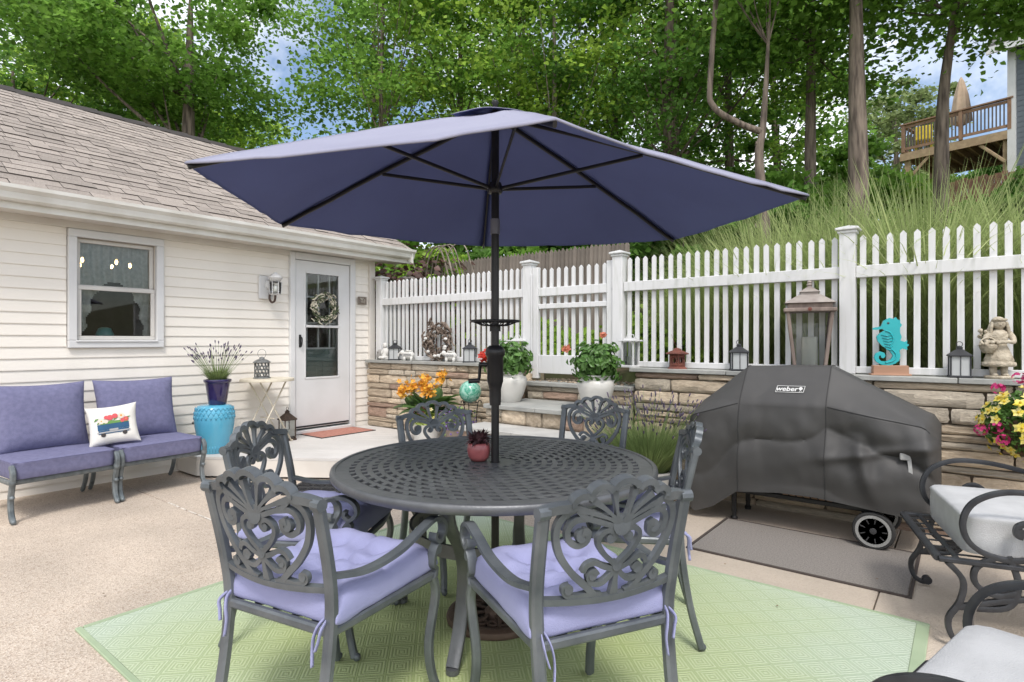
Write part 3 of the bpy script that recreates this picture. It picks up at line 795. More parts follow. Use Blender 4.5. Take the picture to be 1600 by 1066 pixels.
def make_chair():
    t = thing('dining_chair', '', 'chair', group='cast metal dining chairs around the table')
    def bk(u, v):                      # back panel coordinates -> chair local
        if v > .30: v = .30 + (v - .30) * .84
        return Vector((u, -.245 - .19 * v - .035 + .55 * u * u, .572 + v * .90))
    # legs: rear posts run from the floor to the crest
    for s in (-1, 1):
        pts = smoothpts([(s * .235, -.335, .012), (s * .232, -.285, .20), (s * .235, -.25, .455), (s * .245, -.262, .62), (s * .25, -.31, .84)], 5)
        p = MB().bar(pts, .040, .030, up=(0, 1, 0)); p.tube([(s * .27, -.315, .845), (s * .232, -.31, .845)], .019, 10); p.ball((s * .235, -.34, .014), .016, 8, 6)
        p.build('leg', M_iron, t, smooth=35)
        pts = smoothpts([(s * .265, .262, .012), (s * .25, .235, .10), (s * .25, .22, .22), (s * .262, .245, .38), (s * .262, .225, .455)], 5)
        MB().bar(pts, .034, .028, up=(0, 1, 0)).ball((s * .267, .272, .016), .017, 8, 6).build('leg', M_iron, t, smooth=35)
        # arm: leaves the post, dips, rises to a roll and curls down to the front leg
        pts = smoothpts([(s * .245, -.262, .625), (s * .262, -.13, .60), (s * .272, .02, .612), (s * .278, .14, .652), (s * .278, .215, .668), (s * .276, .265, .645), (s * .274, .275, .605), (s * .272, .248, .578), (s * .270, .222, .592), (s * .27, .226, .612)], 6)
        ar = MB().bar(pts, .036, .014, up=(1, 0, 0)) if False else MB().sweep(pts, [(-.007, -.018), (.007, -.018), (.009, 0), (.007, .018), (-.007, .018), (-.009, 0)], up=(1, 0, 0))
        pts = smoothpts([(s * .270, .25, .58), (s * .268, .222, .545), (s * .265, .215, .50), (s * .262, .235, .48), (s * .262, .228, .45)], 5)
        ar.sweep(pts, [(-.007, -.018), (.007, -.018), (.009, 0), (.007, .018), (-.007, .018), (-.009, 0)], up=(1, 0, 0))
        ar.tube([(s * .252, .238, .55), (s * .286, .238, .55)], .017, 10)
        ar.build('arm', M_iron, t, smooth=35)
    # seat frame with lattice
    se = MB()
    for s in (-1, 1): se.bar([(s * .238, -.25, 0.455), (s * .262, .235, 0.455)], .022, .030)
    se.bar([(-.245, -.252, 0.455), (.245, -.252, 0.455)], .022, .030); se.bar([(-.262, .235, 0.455), (-.12, .25, 0.451), (.12, .25, 0.451), (.262, .235, 0.455)], .022, .030)
    for k in range(-5, 6):
        for d in (-1, 1):
            x0, x1 = k * .09 - d * .24, k * .09 + d * .24
            pts = []
            for (x, y) in ((x0, -.24), (x1, .24)): pts.append(Vector((x, y, 0.453)))
            a, b = pts; lim = .235
            def cl(a, b):
                dx = b.x - a.x
                for (p, q) in ((a, b), (b, a)):
                    if abs(p.x) > lim:
                        e_ = math.copysign(lim, p.x); f_ = (e_ - q.x) / (p.x - q.x); p.y = q.y + (p.y - q.y) * f_; p.x = e_
            if abs(a.x) > lim and abs(b.x) > lim and a.x * b.x > 0: continue
            cl(a, b); se.bar([a, b], .012, .006)
    se.build('seat_frame', M_iron, t, smooth=35)
    # ornate back
    o = MB()
    def strip(uv, w, dpt=.016):
        P = [bk(u, v) for u, v in uv]
        ws = w if isinstance(w, list) else [w] * len(P)
        o.sweep(P, [(-.5, -.5), (.5, -.5), (.5, .5), (-.5, .5)], [(a, dpt) for a in ws], up=(0, 1, .19))
    sm = lambda L_, n=5: [(p.x, p.y) for p in smoothpts([(a, b, 0) for a, b in L_], n)]
    strip(sm([(-.238, .012), (-.12, .004), (0, .0), (.12, .004), (.238, .012)]), .02, .02)      # lower rail
    for s in (-1, 1):
        m_ = lambda L_: [(s * a, b) for a, b in L_]
        strip(m_(sm([(.25, .305), (.21, .318), (.175, .322), (.152, .332)])), .026, .026)
        # scalloped shell crest
        for (cu, cv, r, a0, a1) in ((.133, .335, .030, -20, 150), (.078, .362, .034, 5, 160)):
            strip(m_([(cu + r * math.cos(R(a0 + (a1 - a0) * i / 10)), cv + r * math.sin(R(a0 + (a1 - a0) * i / 10))) for i in range(11)]), .019, .030)
        # fan ribs
        for (eu, ev) in ((.036, .372), (.105, .345), (.150, .315)):
            L_ = sm([(.008, .252), (.25 * eu + .012, .252 + (ev - .252) * .35), (eu, ev)], 6)
            strip(m_(L_), [.010 + .014 * (abs(2 * i / (len(L_) - 1) - 1)) ** 1.5 for i in range(len(L_))])
        strip(m_(sm([(.0, .235), (.07, .262), (.125, .285), (.150, .315)], 6)), .016)
        # large outer C scroll with curled inner end
        strip(m_(sm([(.150, .318), (.192, .285), (.205, .235), (.188, .165), (.145, .10), (.095, .05), (.062, .012)], 7)), .021)
        strip(m_(sm([(.10, .278), (.150, .275), (.172, .245), (.165, .210), (.138, .192), (.112, .203), (.108, .228), (.126, .236)], 6)), [.018] * 36 + [.024] * 7)
        o.tube([bk(s * .128, .222) + Vector((0, .008, 0)), bk(s * .128, .222) - Vector((0, .008, 0))], .019, 12)
        # inner heart
        strip(m_(sm([(.030, .195), (.018, .208), (.024, .226), (.045, .232), (.068, .216), (.070, .188), (.045, .150), (.012, .118), (0, .095)], 6)), .016)
        o.tube([bk(s * .033, .203) + Vector((0, .008, 0)), bk(s * .033, .203) - Vector((0, .008, 0))], .014, 12)
        # foot leaves
        strip(m_(sm([(0, .105), (.022, .075), (.05, .055), (.082, .062), (.092, .088), (.074, .100), (.062, .086)], 6)), .016)
        strip(m_(sm([(.012, .10), (.045, .112), (.075, .128), (.10, .122), (.112, .100)], 5)), .016)
        strip(m_(sm([(.04, .012), (.085, .022), (.125, .018), (.158, .030), (.165, .052), (.148, .058)], 5)), .016)
        o.tube([bk(s * .15, .045) + Vector((0, .008, 0)), bk(s * .15, .045) - Vector((0, .008, 0))], .015, 12)
        o.tube([bk(s * .078, .085) + Vector((0, .008, 0)), bk(s * .078, .085) - Vector((0, .008, 0))], .014, 12)
    strip([(.042 * math.cos(R(10 + 16 * i)), .375 + .036 * math.sin(R(10 + 16 * i))) for i in range(11)], .019, .030)
    o.tube([bk(0, .245) + Vector((0, .009, 0)), bk(0, .245) - Vector((0, .009, 0))], .030, 14)
    o.tube([bk(0, .108) + Vector((0, .009, 0)), bk(0, .108) - Vector((0, .009, 0))], .016, 12)
    strip([(0, .012), (0, .06), (0, .10)], [.030, .018, .014])
    o.build('back_panel', M_iron, t, smooth=35)
    vs, fs = cushion_grid(.525, .515, .165, [(-.40, -.40, .05), (.40, -.40, .05), (-.40, .40, .05), (.40, .40, .05), (0, 0, .05), (0, -.42, .03), (0, .42, .03), (-.42, 0, .03), (.42, 0, .03)])
    cu = MB().add([(x, y + .005, z + .488) for x, y, z in vs], fs).build('seat_cushion', M_lav, t, smooth=True)
    for s in (-1, 1):
        ti = MB(); rb = [(-.006, -.0012), (.006, -.0012), (.006, .0012), (-.006, .0012)]
        ti.sweep(smoothpts([(s * .222, -.235, .50), (s * .215, -.272, .486), (s * .205, -.286, .455), (s * .199, -.287, .415), (s * .203, -.292, .365)], 5), rb, up=(1, 0, 0))
        ti.sweep(smoothpts([(s * .222, -.235, .50), (s * .235, -.285, .478), (s * .228, -.291, .445), (s * .219, -.296, .415)], 5), rb, up=(1, 0, 0))
        ti.build('tie', M_lav, cu, smooth=True)
    return t
chair0 = make_chair()
CH = [(-.773, 1.460, 61.2, 'dining chair with its back to us at the front right of the table'),
      (-1.647, .898, 10.7, 'dining chair nearest the left, its ornate back turned to the camera'),
      (-2.545, 1.368, 301.2, 'dining chair between the front left chair and the deck, facing right'),
      (-2.550, 2.494, 253.5, 'dining chair facing us in front of the orange canna planter'),
      (-1.939, 3.352, 180.5, 'dining chair facing us in front of the stone steps'),
      (-.998, 2.564, 118.2, 'dining chair seen edge-on beside the covered grill')]
for i, (x, y, a, lb) in enumerate(CH):
    c = chair0 if i == 0 else copy_tree(chair0)
    f = Vector((-math.sin(R(a)), math.cos(R(a)), 0))
    c.scale = (.93, .985, .985); c.location = (x + f.x * .30, y + f.y * .30, .012); c.rotation_euler = (0, 0, R(a)); c['label'] = lb

# ------------------------------------------------------------------ dining table
TX, TY = -1.735, 2.085
M_tbl = mat('charcoal_cast_metal', (.14, .145, .152), (.095, .10, .106), 9, .40, metal=.35, bump=.08, bscale=60, contrast=(.3, .7))
tb = thing('dining_table', 'round dark grey cast metal table with pierced lattice top', 'table', (TX, TY, .012)); tb.scale = (.975, .975, 1)
rings = [.075, .125, .175, .225, .275, .325, .375, .425, .475, .525, .575, .625, .675]
tm = MB(); TZ = .722
def annulus(r0, r1, n=120):
    vs = []; fs = []
    for i in range(n):
        a = 2 * pi * i / n; vs += [(r0 * math.cos(a), r0 * math.sin(a), TZ), (r1 * math.cos(a), r1 * math.sin(a), TZ)]
    for i in range(n): j = (i + 1) % n; fs.append((2 * i, 2 * i + 1, 2 * j + 1, 2 * j))
    tm.add(vs, fs)
annulus(.026, .075)
for k, r in enumerate(rings):
    annulus(r, r + .025 if k < len(rings) - 1 else .745)
    if k == len(rings) - 1: break
    r0, r1 = r + .025, rings[k + 1]
    n = max(16, int(2 * pi * r / .062)); bw = .42
    for i in range(n):
        a0 = 2 * pi * (i + .5 * (k % 2)) / n; a1 = a0 + 2 * pi / n * bw; sk = .22 * 2 * pi / n
        vs = []
        for t_ in (0, .5, 1):
            for aa in (a0, a1):
                rr = r0 - .002 + (r1 - r0 + .004) * t_; an = aa + sk * t_
                vs.append((rr * math.cos(an), rr * math.sin(an), TZ + .0015))
        tm.add(vs, [(0, 2, 3, 1), (2, 4, 5, 3)])
to = tm.build('table_top', M_tbl, tb)
md = to.modifiers.new('solid', 'SOLIDIFY'); md.thickness = .010; md.offset = -1
MB().lathe([(.738, TZ - .03), (.748, TZ - .034), (.757, TZ - .026), (.760, TZ - .012), (.757, TZ + .001), (.748, TZ + .006), (.736, TZ + .004), (.732, TZ - .004), (.738, TZ - .03)], 96).build('rim', M_tbl, tb, smooth=50)
ap = MB(); n = 64
for (r, z0, z1) in ((.50, .645, .705), (.40, .40, .455)):
    ap = MB(); ap.sweep([(r * math.cos(2 * pi * i / n), r * math.sin(2 * pi * i / n), (z0 + z1) / 2) for i in range(n)], [(-.007, -(z1 - z0) / 2), (.007, -(z1 - z0) / 2), (.007, (z1 - z0) / 2), (-.007, (z1 - z0) / 2)], up=(0, 0, 1), closed=True); ap.build('apron_ring', M_tbl, tb, smooth=35)
for i in range(4):
    a = R(20 + 90 * i); T_ = Matrix.Rotation(a, 4, 'Z')
    lg = MB().bar(smoothpts([(.56, 0, .71), (.53, 0, .58), (.42, 0, .45), (.385, 0, .32), (.43, 0, .14), (.50, 0, .02)], 5), .055, .03, up=(1, 0, .01), M=T_)
    lg.bar([(.40, 0, .70), (.57, 0, .705)], .04, .03, M=T_); lg.lathe([(.001, 0), (.028, 0), (.028, .02), (.001, .025)], 10, (.50, 0, 0), M=T_)
    lg.build('leg', M_tbl, tb, smooth=35)

# ------------------------------------------------------------------ umbrella
M_can_o = mat('canopy_skylit_side', (.34, .34, .43), (.30, .30, .39), 2.5, .75, bump=.12, bscale=420, translucent=.1, spec=.3)  # same fabric as the inner side, with sky brightness painted into its colour
M_can_i = mat('canopy_inner_side', (.175, .21, .46), (.16, .19, .42), 2.5, .8, bump=.12, bscale=420, translucent=.3, spec=.2)
um = thing('patio_umbrella', 'open navy blue hexagonal market umbrella through the dining table', 'umbrella', (TX, TY, 0))
cw = [(-2.101, .87), (-2.798, 1.629), (-2.428, 2.80), (-1.373, 3.317), (-.519, 2.668), (-.887, 1.325)]
cor = [Vector((x - TX, y - TY, 1.915)) for x, y in cw]
PK_ = Vector((0, 0, 2.375))
def canopy_pt(i, u, v):
    """u along the edge 0..1, v from peak 0 to hem 1"""
    a, b = cor[i], cor[(i + 1) % 6]
    e = a.lerp(b, u); mid = (a + b) / 2; mid.z = e.z
    sag = 4 * u * (1 - u)
    inward = -Vector((mid.x, mid.y, 0)) * .02 * sag
    p = PK_.lerp(e + inward, v)
    p.z += .010 * math.sin(pi * v) - (.004 if i in (4, 5) else .010) * sag * v * v - .016 * sag * math.sin(pi * v * .85)
    p += Vector((0, 0, .005 * noise.noise(Vector((u * 5 + i * 7, v * 6, 0))) + .009 * v * v * noise.noise(Vector((u * 16 + i * 3, v * 2, 4))) * min(1, 6 * min(u, 1 - u))))
    return p
for i in range(6):
    m = MB(); nu, nv = 14, 16; vs = []; fs = []
    for j in range(nv + 1):
        for k in range(nu + 1): vs.append(canopy_pt(i, k / nu, .07 + .93 * j / nv))
    for k in range(nu + 1):
        p = canopy_pt(i, k / nu, 1.0); q = Vector((p.x, p.y, 0)) * .004; vs.append(p + Vector((q.x, q.y, -.008)))
    for j in range(nv + 1):
        for k in range(nu): fs.append((j * (nu + 1) + k, j * (nu + 1) + k + 1, (j + 1) * (nu + 1) + k + 1, (j + 1) * (nu + 1) + k))
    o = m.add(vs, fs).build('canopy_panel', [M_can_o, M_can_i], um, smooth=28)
    md = o.modifiers.new('inner_face', 'SOLIDIFY'); md.thickness = .004; md.offset = -1; md.material_offset = 1; md.material_offset_rim = 0
vt = MB()
for i in range(6):
    nu, nv = 8, 5; vs = []; fs = []
    for j in range(nv + 1):
        for k in range(nu + 1):
            u = k / nu; p = canopy_pt(i, u, .17 * j / nv * (1 + .10 * (1 - 4 * u * (1 - u)))); vs.append(p + Vector((0, 0, .014 + .022 * (j / nv) * 4 * u * (1 - u))))
    for j in range(nv):
        for k in range(nu): fs.append((j * (nu + 1) + k, j * (nu + 1) + k + 1, (j + 1) * (nu + 1) + k + 1, (j + 1) * (nu + 1) + k))
    vt.add(vs, fs)
o = vt.build('vent_cap', [M_can_o, M_can_i], um, smooth=60); md = o.modifiers.new('inner_face', 'SOLIDIFY'); md.thickness = .003; md.offset = -1; md.material_offset = 1
MB().lathe([(.001, 2.425), (.014, 2.425), (.018, 2.415), (.012, 2.405), (.012, 2.36)][::-1], 12).build('finial', M_blackmetal, um, smooth=True)
M_pole = mat('black_pole', (.02, .019, .02), (.014, .013, .014), 12, .38, metal=.2)
for i in range(6):
    rb = MB(); pts = []
    for k in range(9):
        v = .05 + .945 * k / 8; p = canopy_pt(i, 0, v); pts.append(p + Vector((0, 0, -.020)))
    rb.bar(pts, .012, .020); r_o = rb.build('rib', M_pole, um, smooth=35)
    a = canopy_pt(i, 0, .50) + Vector((0, 0, -.032)); d_ = Vector((a.x, a.y, 0)).normalized()
    MB().bar([d_ * .035 + Vector((0, 0, 2.015)), a], .010, .016).build('strut', M_pole, um, smooth=35)
pole = MB(); pole.tube([(0, 0, .05), (0, 0, 2.37)], .0185, 20)
pole.lathe([(.0, 1.99), (.030, 1.99), (.036, 2.0), (.036, 2.02), (.028, 2.04), (.0, 2.04)], 18); pole.lathe([(.0, 2.335), (.035, 2.335), (.035, 2.36), (.0, 2.36)], 18)
pole.lathe([(.019, 1.0), (.026, 1.0), (.028, 1.04), (.028, 1.075), (.034, 1.10), (.038, 1.112), (.038, 1.225), (.046, 1.235), (.046, 1.255), (.040, 1.268), (.028, 1.278), (.019, 1.28)], 20)
pole.build('pole', M_pole, um, smooth=40)
MB().tube([(0, 0, 1.80), (0, 0, 1.87)], .0225, 18).build('tilt_collar', mat('grey_collar', (.22, .22, .25), rough=.35, metal=.5), um, smooth=40)
ck = MB(); cd = Vector((-.787, -.617, 0))
ck.tube([cd * .03 + Vector((0, 0, 1.19)), cd * .075 + Vector((0, 0, 1.19))], .010, 10); ck.bar([cd * .07 + Vector((0, 0, 1.195)), cd * .074 + Vector((0, 0, 1.13)), cd * .078 + Vector((0, 0, 1.115))], .016, .010, up=(1, 0, 0)); ck.tube([cd * .072 + Vector((0, 0, 1.115)), cd * .125 + Vector((0, 0, 1.112))], .011, 10)
ck.build('crank', M_pole, um, smooth=40)
ty = thing('pole_tray', 'round black wire tray clamped to the umbrella pole', 'tray', (TX, TY, 1.375))
tr_ = MB(); n = 40
tr_.tube([(.112 * math.cos(2 * pi * i / n), .112 * math.sin(2 * pi * i / n), .018) for i in range(n)], .0055, 8, closed=True)
tr_.tube([(.060 * math.cos(2 * pi * i / n), .060 * math.sin(2 * pi * i / n), -.002) for i in range(n)], .003, 6, closed=True)
for i in range(16):
    a = 2 * pi * i / 16; tr_.tube([(.02 * math.cos(a), .02 * math.sin(a), -.004), (.06 * math.cos(a), .06 * math.sin(a), -.002), (.112 * math.cos(a), .112 * math.sin(a), .018)], .0028, 5)
tr_.build('wire_rack', M_blackmetal, ty, smooth=40)
MB().lathe([(.0195, -.03), (.026, -.03), (.026, .0), (.0195, .0)], 16).build('clamp', M_blackmetal, ty, smooth=40)
ub = thing('umbrella_base', 'round brown cast iron umbrella base with openwork top on the rug', 'umbrella base', (TX, TY, .012))
M_rust = mat('bronze_iron', (.13, .085, .06), (.075, .05, .036), 14, .6, metal=.35, bump=.2)
u = MB(); u.lathe([(.15, .0), (.225, .0), (.228, .012), (.222, .026), (.205, .034), (.18, .034), (.17, .026), (.15, .022), (.15, .0)], 48); u.lathe([(.02, .0), (.055, .0), (.05, .03), (.03, .05), (.026, .30), (.02, .30), (.02, .0)], 20)
u.build('rim', M_rust, ub, smooth=40)
u = MB()
for i in range(8):
    T_ = Matrix.Rotation(2 * pi * i / 8, 4, 'Z')
    for sg in (1, -1):
        u.bar([(p[0], sg * p[1], .022) for p in spiral((.115, .022), .036, .010, R(200), 1.2, 12)], .012, .014, M=T_)
    u.bar(smoothpts([(.05, 0, .024), (.10, .012, .026), (.17, 0, .024)], 4), .014, .014, M=T_)
u.build('openwork', M_rust, ub, smooth=35)
MB().lathe([(.001, .0), (.16, .0), (.16, .004), (.001, .004)], 32).build('plate', mat('dark_plate', (.03, .022, .017), rough=.8), ub)
# burgundy succulent in a pink pot on the table
def leaf_quads(n, fn, seed):
    pass
sp_ = thing('potted_succulent', 'small rose glazed pot of dark burgundy succulent on the table', 'potted plant', (-1.735 - .075, 2.085 - .03, TZ + .016))
MB().lathe([(.001, 0), (.038, 0), (.050, .02), (.056, .05), (.052, .078), (.045, .084), (.040, .078), (.001, .072)], 24).build('pot', mat('rose_glaze', (.40, .12, .12), (.28, .075, .08), 18, .28), sp_, smooth=True)
rn = random.Random(3); sc = MB()
for k in range(90):
    a = rn.uniform(0, 2 * pi); e = rn.uniform(.1, 1.35); L_ = rn.uniform(.045, .08); d = Vector((math.cos(a) * math.cos(e), math.sin(a) * math.cos(e), math.sin(e)))
    b0 = Vector((rn.uniform(-.02, .02), rn.uniform(-.02, .02), .08)); sd = d.cross(Vector((0, 0, 1))).normalized() * .011
    tip = b0 + d * L_ + Vector((0, 0, -.02 * (1 - math.sin(e)))); md_ = b0 + d * L_ * .55 + Vector((0, 0, .006))
    sc.add([b0, md_ + sd, tip, md_ - sd, md_ + Vector((0, 0, .006))], [(0, 1, 4), (1, 2, 4), (2, 3, 4), (3, 0, 4)])
sc.build('leaves', mat('burgundy_leaf', (.075, .028, .032), (.035, .018, .02), 20, .45), sp_, kind='stuff')
# ------------------------------------------------------------------ armless patio seats by the house
M_peri = mat('periwinkle_weave', (.19, .19, .31), (.155, .157, .262), 30, .92, bump=.3, bscale=260, spec=.2)
M_zinc = mat('weathered_cast_metal', (.20, .225, .235), (.11, .13, .14), 18, .5, metal=.35, bump=.12)
def pillow(wx, wz, th, n=22, pinch=.10):
    """upright pillow in local x (width), z (height), y thickness"""
    vs, fs, idx = [], [], {}
    for s in (1, -1):
        for j in range(n + 1):
            for i in range(n + 1):
                e = i in (0, n) or j in (0, n)
                if e and s < 0: idx[i, j, s] = idx[i, j, 1]; continue
                u, v = math.sin(pi / 2 * (-1 + 2 * i / n)), math.sin(pi / 2 * (-1 + 2 * j / n))
                h = 0 if e else th / 2 * ((1 - u ** 4) * (1 - v ** 4)) ** .55
                x = u * wx / 2 * (1 - pinch * (1 - v * v) * abs(u)); z = v * wz / 2 * (1 - pinch * (1 - u * u) * abs(v))
                wr = .006 * noise.noise(Vector((u * 4, v * 4, s * 3))) * (0 if e else 1)
                idx[i, j, s] = len(vs); vs.append((x, -s * h - wr, z))
    for s in (1, -1):
        for j in range(n):
            for i in range(n):
                q = (idx[i, j, s], idx[i + 1, j, s], idx[i + 1, j + 1, s], idx[i, j + 1, s]); fs.append(q if s > 0 else q[::-1])
    return vs, fs
def box_cushion(wx, wy, th, r=.03, n=14, crown=.012):
    """box cushion: soft rounded block, crowned top"""
    m = MB(); vs, fs, idx = [], [], {}
    prof = [(1, -.5), (1, -.42), (1, 0), (1, .42), (.992, .5)]
    rows = []
    for s in (-1, 1):
        pass
    N_ = n; ring = []
    for i in range(N_): ring.append((-1 + 2 * i / N_, -1))
    for i in range(N_): ring.append((1, -1 + 2 * i / N_))
    for i in range(N_): ring.append((1 - 2 * i / N_, 1))
    for i in range(N_): ring.append((-1, 1 - 2 * i / N_))
    def rnd_(u, v, k):
        x, y = u * wx / 2, v * wy / 2; rr = .05
        dx, dy = abs(x) - (wx / 2 - rr), abs(y) - (wy / 2 - rr)
        if dx > 0 and dy > 0:
            l = math.hypot(dx, dy); x = math.copysign(wx / 2 - rr + dx / l * rr * min(1, l / rr), x); y = math.copysign(wy / 2 - rr + dy / l * rr * min(1, l / rr), y)
        return x * k, y * k
    levels = [(.90, -.5), (.985, -.485), (1.0, -.40), (1.006, 0), (1.0, .36), (1.008, .43), (1.0, .47), (.975, .51)]
    for k, z in levels: rows.append([(*rnd_(u, v, k), z * th) for u, v in ring])
    for k in (.8, .6, .4, .2): rows.append([(*rnd_(u, v, k), (.51 * th + crown * (1 - k ** 2))) for u, v in ring])
    L_ = len(ring)
    for r0 in rows: vs += r0
    for a in range(len(rows) - 1):
        for i in range(L_): j = (i + 1) % L_; fs.append((a * L_ + i, a * L_ + j, (a + 1) * L_ + j, (a + 1) * L_ + i))
    c = len(vs); vs.append((0, 0, .51 * th + crown)); a = len(rows) - 1
    for i in range(L_): fs.append((a * L_ + i, a * L_ + (i + 1) % L_, c))
    fs.append(tuple(range(L_))[::-1])
    return vs, fs
def patio_seat():
    t = thing('armless_chair', '', 'patio chair', group='armless cushioned patio seats along the house wall')
    # local: +x right when facing forward (+y)
    fr = MB(); W = .33
    for y in (-.27, .27): fr.bar([(-W, y, .288), (W, y, .288)], .022, .036)
    for s in (-1, 1): fr.bar([(s * W, -.27, .288), (s * W, .27, .288)], .022, .036)
    for k in range(5): fr.bar([(-.24 + .12 * k, -.27, .292), (-.24 + .12 * k, .27, .292)], .03, .008)
    fr.build('frame', M_zinc, t, smooth=35)
    for s in (-1, 1):
        MB().bar(smoothpts([(s * W, .285, .405), (s * W, .315, .375), (s * W, .318, .32), (s * W, .295, .25), (s * W, .272, .16), (s * W, .283, .07), (s * W, .318, .018)], 5), .034, .036, up=(0, 1, .2)).ball((s * W, .325, .018), .018, 8, 6).ball((s * W, .31, .30), (.024, .026, .034), 10, 8).ball((s * W, .292, .185), (.020, .022, .018), 8, 6).build('leg', M_zinc, t, smooth=40)
        MB().bar(smoothpts([(s * W, -.27, .29), (s * W, -.25, .2), (s * W, -.275, .10), (s * W, -.325, .02)], 5), .03, .03, up=(0, 1, .2)).ball((s * W, -.33, .018), .017, 8, 6).build('leg', M_zinc, t, smooth=40)
    bk_ = MB()
    for s in (-1, 1): bk_.bar([(s * .28, -.275, .29), (s * .28, -.335, .62)], .022, .022, up=(1, 0, 0))
    for z in (.45, .60): bk_.bar([(-.28, -.275 - .06 * (z - .29) / .33, z), (.28, -.275 - .06 * (z - .29) / .33, z)], .02, .02)
    bk_.build('back_frame', M_zinc, t, smooth=35)
    vs, fs = box_cushion(.655, .60, .125)
    c = MB().add([(x, y + .01, z + .372) for x, y, z in vs], fs).build('seat_cushion', M_peri, t, smooth=50)
    pg = MB(); M_pipe = mat('periwinkle_piping', (.15, .15, .27), rough=.9) if 'periwinkle_piping' not in MATS else MATS['periwinkle_piping']
    P = []
    for (u, v) in [(-1 + 2 * i / 10, 1) for i in range(10)] + [(1, 1 - 2 * i / 10) for i in range(10)] + [(1 - 2 * i / 10, -1) for i in range(10)] + [(-1, -1 + 2 * i / 10) for i in range(10)]:
        k = .962 if abs(u) > .95 and abs(v) > .95 else .997
        P.append((u * .3275 * k, v * .30 * k + .01, .372 + .058))
    pg.tube(P, .0045, 6, closed=True); pg.build('piping', M_pipe, c, smooth=True)
    vs, fs = pillow(.66, .56, .20, pinch=.07); T_ = Matrix.Translation((0, -.235, .685)) @ Matrix.Rotation(R(12), 4, 'X') @ Matrix.Rotation(pi, 4, 'Z')
    bc = MB().add(vs, fs, T_).build('back_cushion', M_peri, t, smooth=True)
    return t
s0 = patio_seat(); s0['label'] = 'armless patio seat with periwinkle cushions nearest the blue ceramic stool'
s0.location = (-5.71, 2.055, .0); s0.rotation_euler = (0, 0, R(-90 + 3))
s1 = copy_tree(s0); s1['label'] = 'armless patio seat with periwinkle cushions at the left edge of the photo'
s1.location = (-5.64, 1.345, 0); s1.rotation_euler = (0, 0, R(-90 + 5))
# throw pillow with a printed flower truck
tp = thing('throw_pillow', 'square white throw pillow printed with a blue flower truck', 'pillow', (-5.60, 1.75, .435), rz=R(68))
tilt = Matrix.Translation((0, .0, .185)) @ Matrix.Rotation(R(-20), 4, 'X') @ Matrix.Rotation(R(-6), 4, 'Y')
vs, fs = pillow(.40, .38, .13, pinch=.10)
tp.rotation_euler = (0, 0, R(72)); tp.scale = (.9,) * 3
po = MB().add(vs, fs, tilt).build('cover', mat('white_canvas', (.74, .72, .67), (.68, .66, .61), 6, .9, bump=.2, bscale=200), tp, smooth=True)
def print_(nm, c, polys, off=.0):
    m = MB(); mm_ = mat(nm, c, rough=.9)
    for pg in polys:
        if len(pg) != 4 or nm == 'leaf_print': m = MB()
        n = len(pg); vv = []
        for (x, z) in pg:
            u, v = x / .2, z / .19
            h = .065 * (max(0, (1 - u ** 4) * (1 - v ** 4))) ** .55
            vv.append((x * .96, -h - .004 - off, z))
        m.add(vv, [tuple(range(n))], tilt)
        if len(pg) != 4 or nm == 'leaf_print': m.build(nm, mm_, po)
    if len(pg) == 4 and nm != 'leaf_print': m.build(nm, mm_, po)
circ = lambda x, z, r, n=9: [(x + r * math.cos(2 * pi * i / n), z + r * math.sin(2 * pi * i / n)) for i in range(n)]
def gridp(x0, x1, z0, z1, n=6): return [[(x0 + (x1 - x0) * i / n, z0), (x0 + (x1 - x0) * (i + 1) / n, z0), (x0 + (x1 - x0) * (i + 1) / n, z1), (x0 + (x1 - x0) * i / n, z1)] for i in range(n)]
print_('truck_print', (.03, .10, .20), gridp(-.125, .125, -.055, .0, 8) + gridp(-.12, .12, -.09, -.057, 8))
print_('bumper_print', (.40, .40, .40), gridp(-.13, .13, -.082, -.070, 8) + gridp(-.035, .035, -.068, -.05, 2), .0015)
print_('tyre_print', (.05, .045, .045), [circ(-.085, -.098, .020), circ(.085, -.098, .020)], .001)
print_('leaf_print', (.13, .28, .08), [[(x, z), (x + .02, z + .012), (x + .045, z + .03), (x + .015, z + .028)] for x, z in ((-.13, .0), (-.11, .02), (.06, -.01), (.10, .02), (-.04, .0), (.0, .02), (-.15, .03))] + gridp(-.10, .12, -.002, .022, 6), .002)
print_('rose_print', (.60, .10, .11), [circ(-.02, .055, .026), circ(.02, .065, .024), (circ(.105, .025, .022)), circ(-.05, .06, .018), circ(.075, .015, .018)], .003)
print_('pale_flower_print', (.72, .60, .50), [circ(.07, .062, .027), circ(-.09, .03, .026), circ(-.055, .022, .018)], .0035)
print_('flower_eye_print', (.65, .30, .06), [circ(.07, .062, .010), circ(-.09, .03, .006), circ(.105, .025, .007)], .0045)

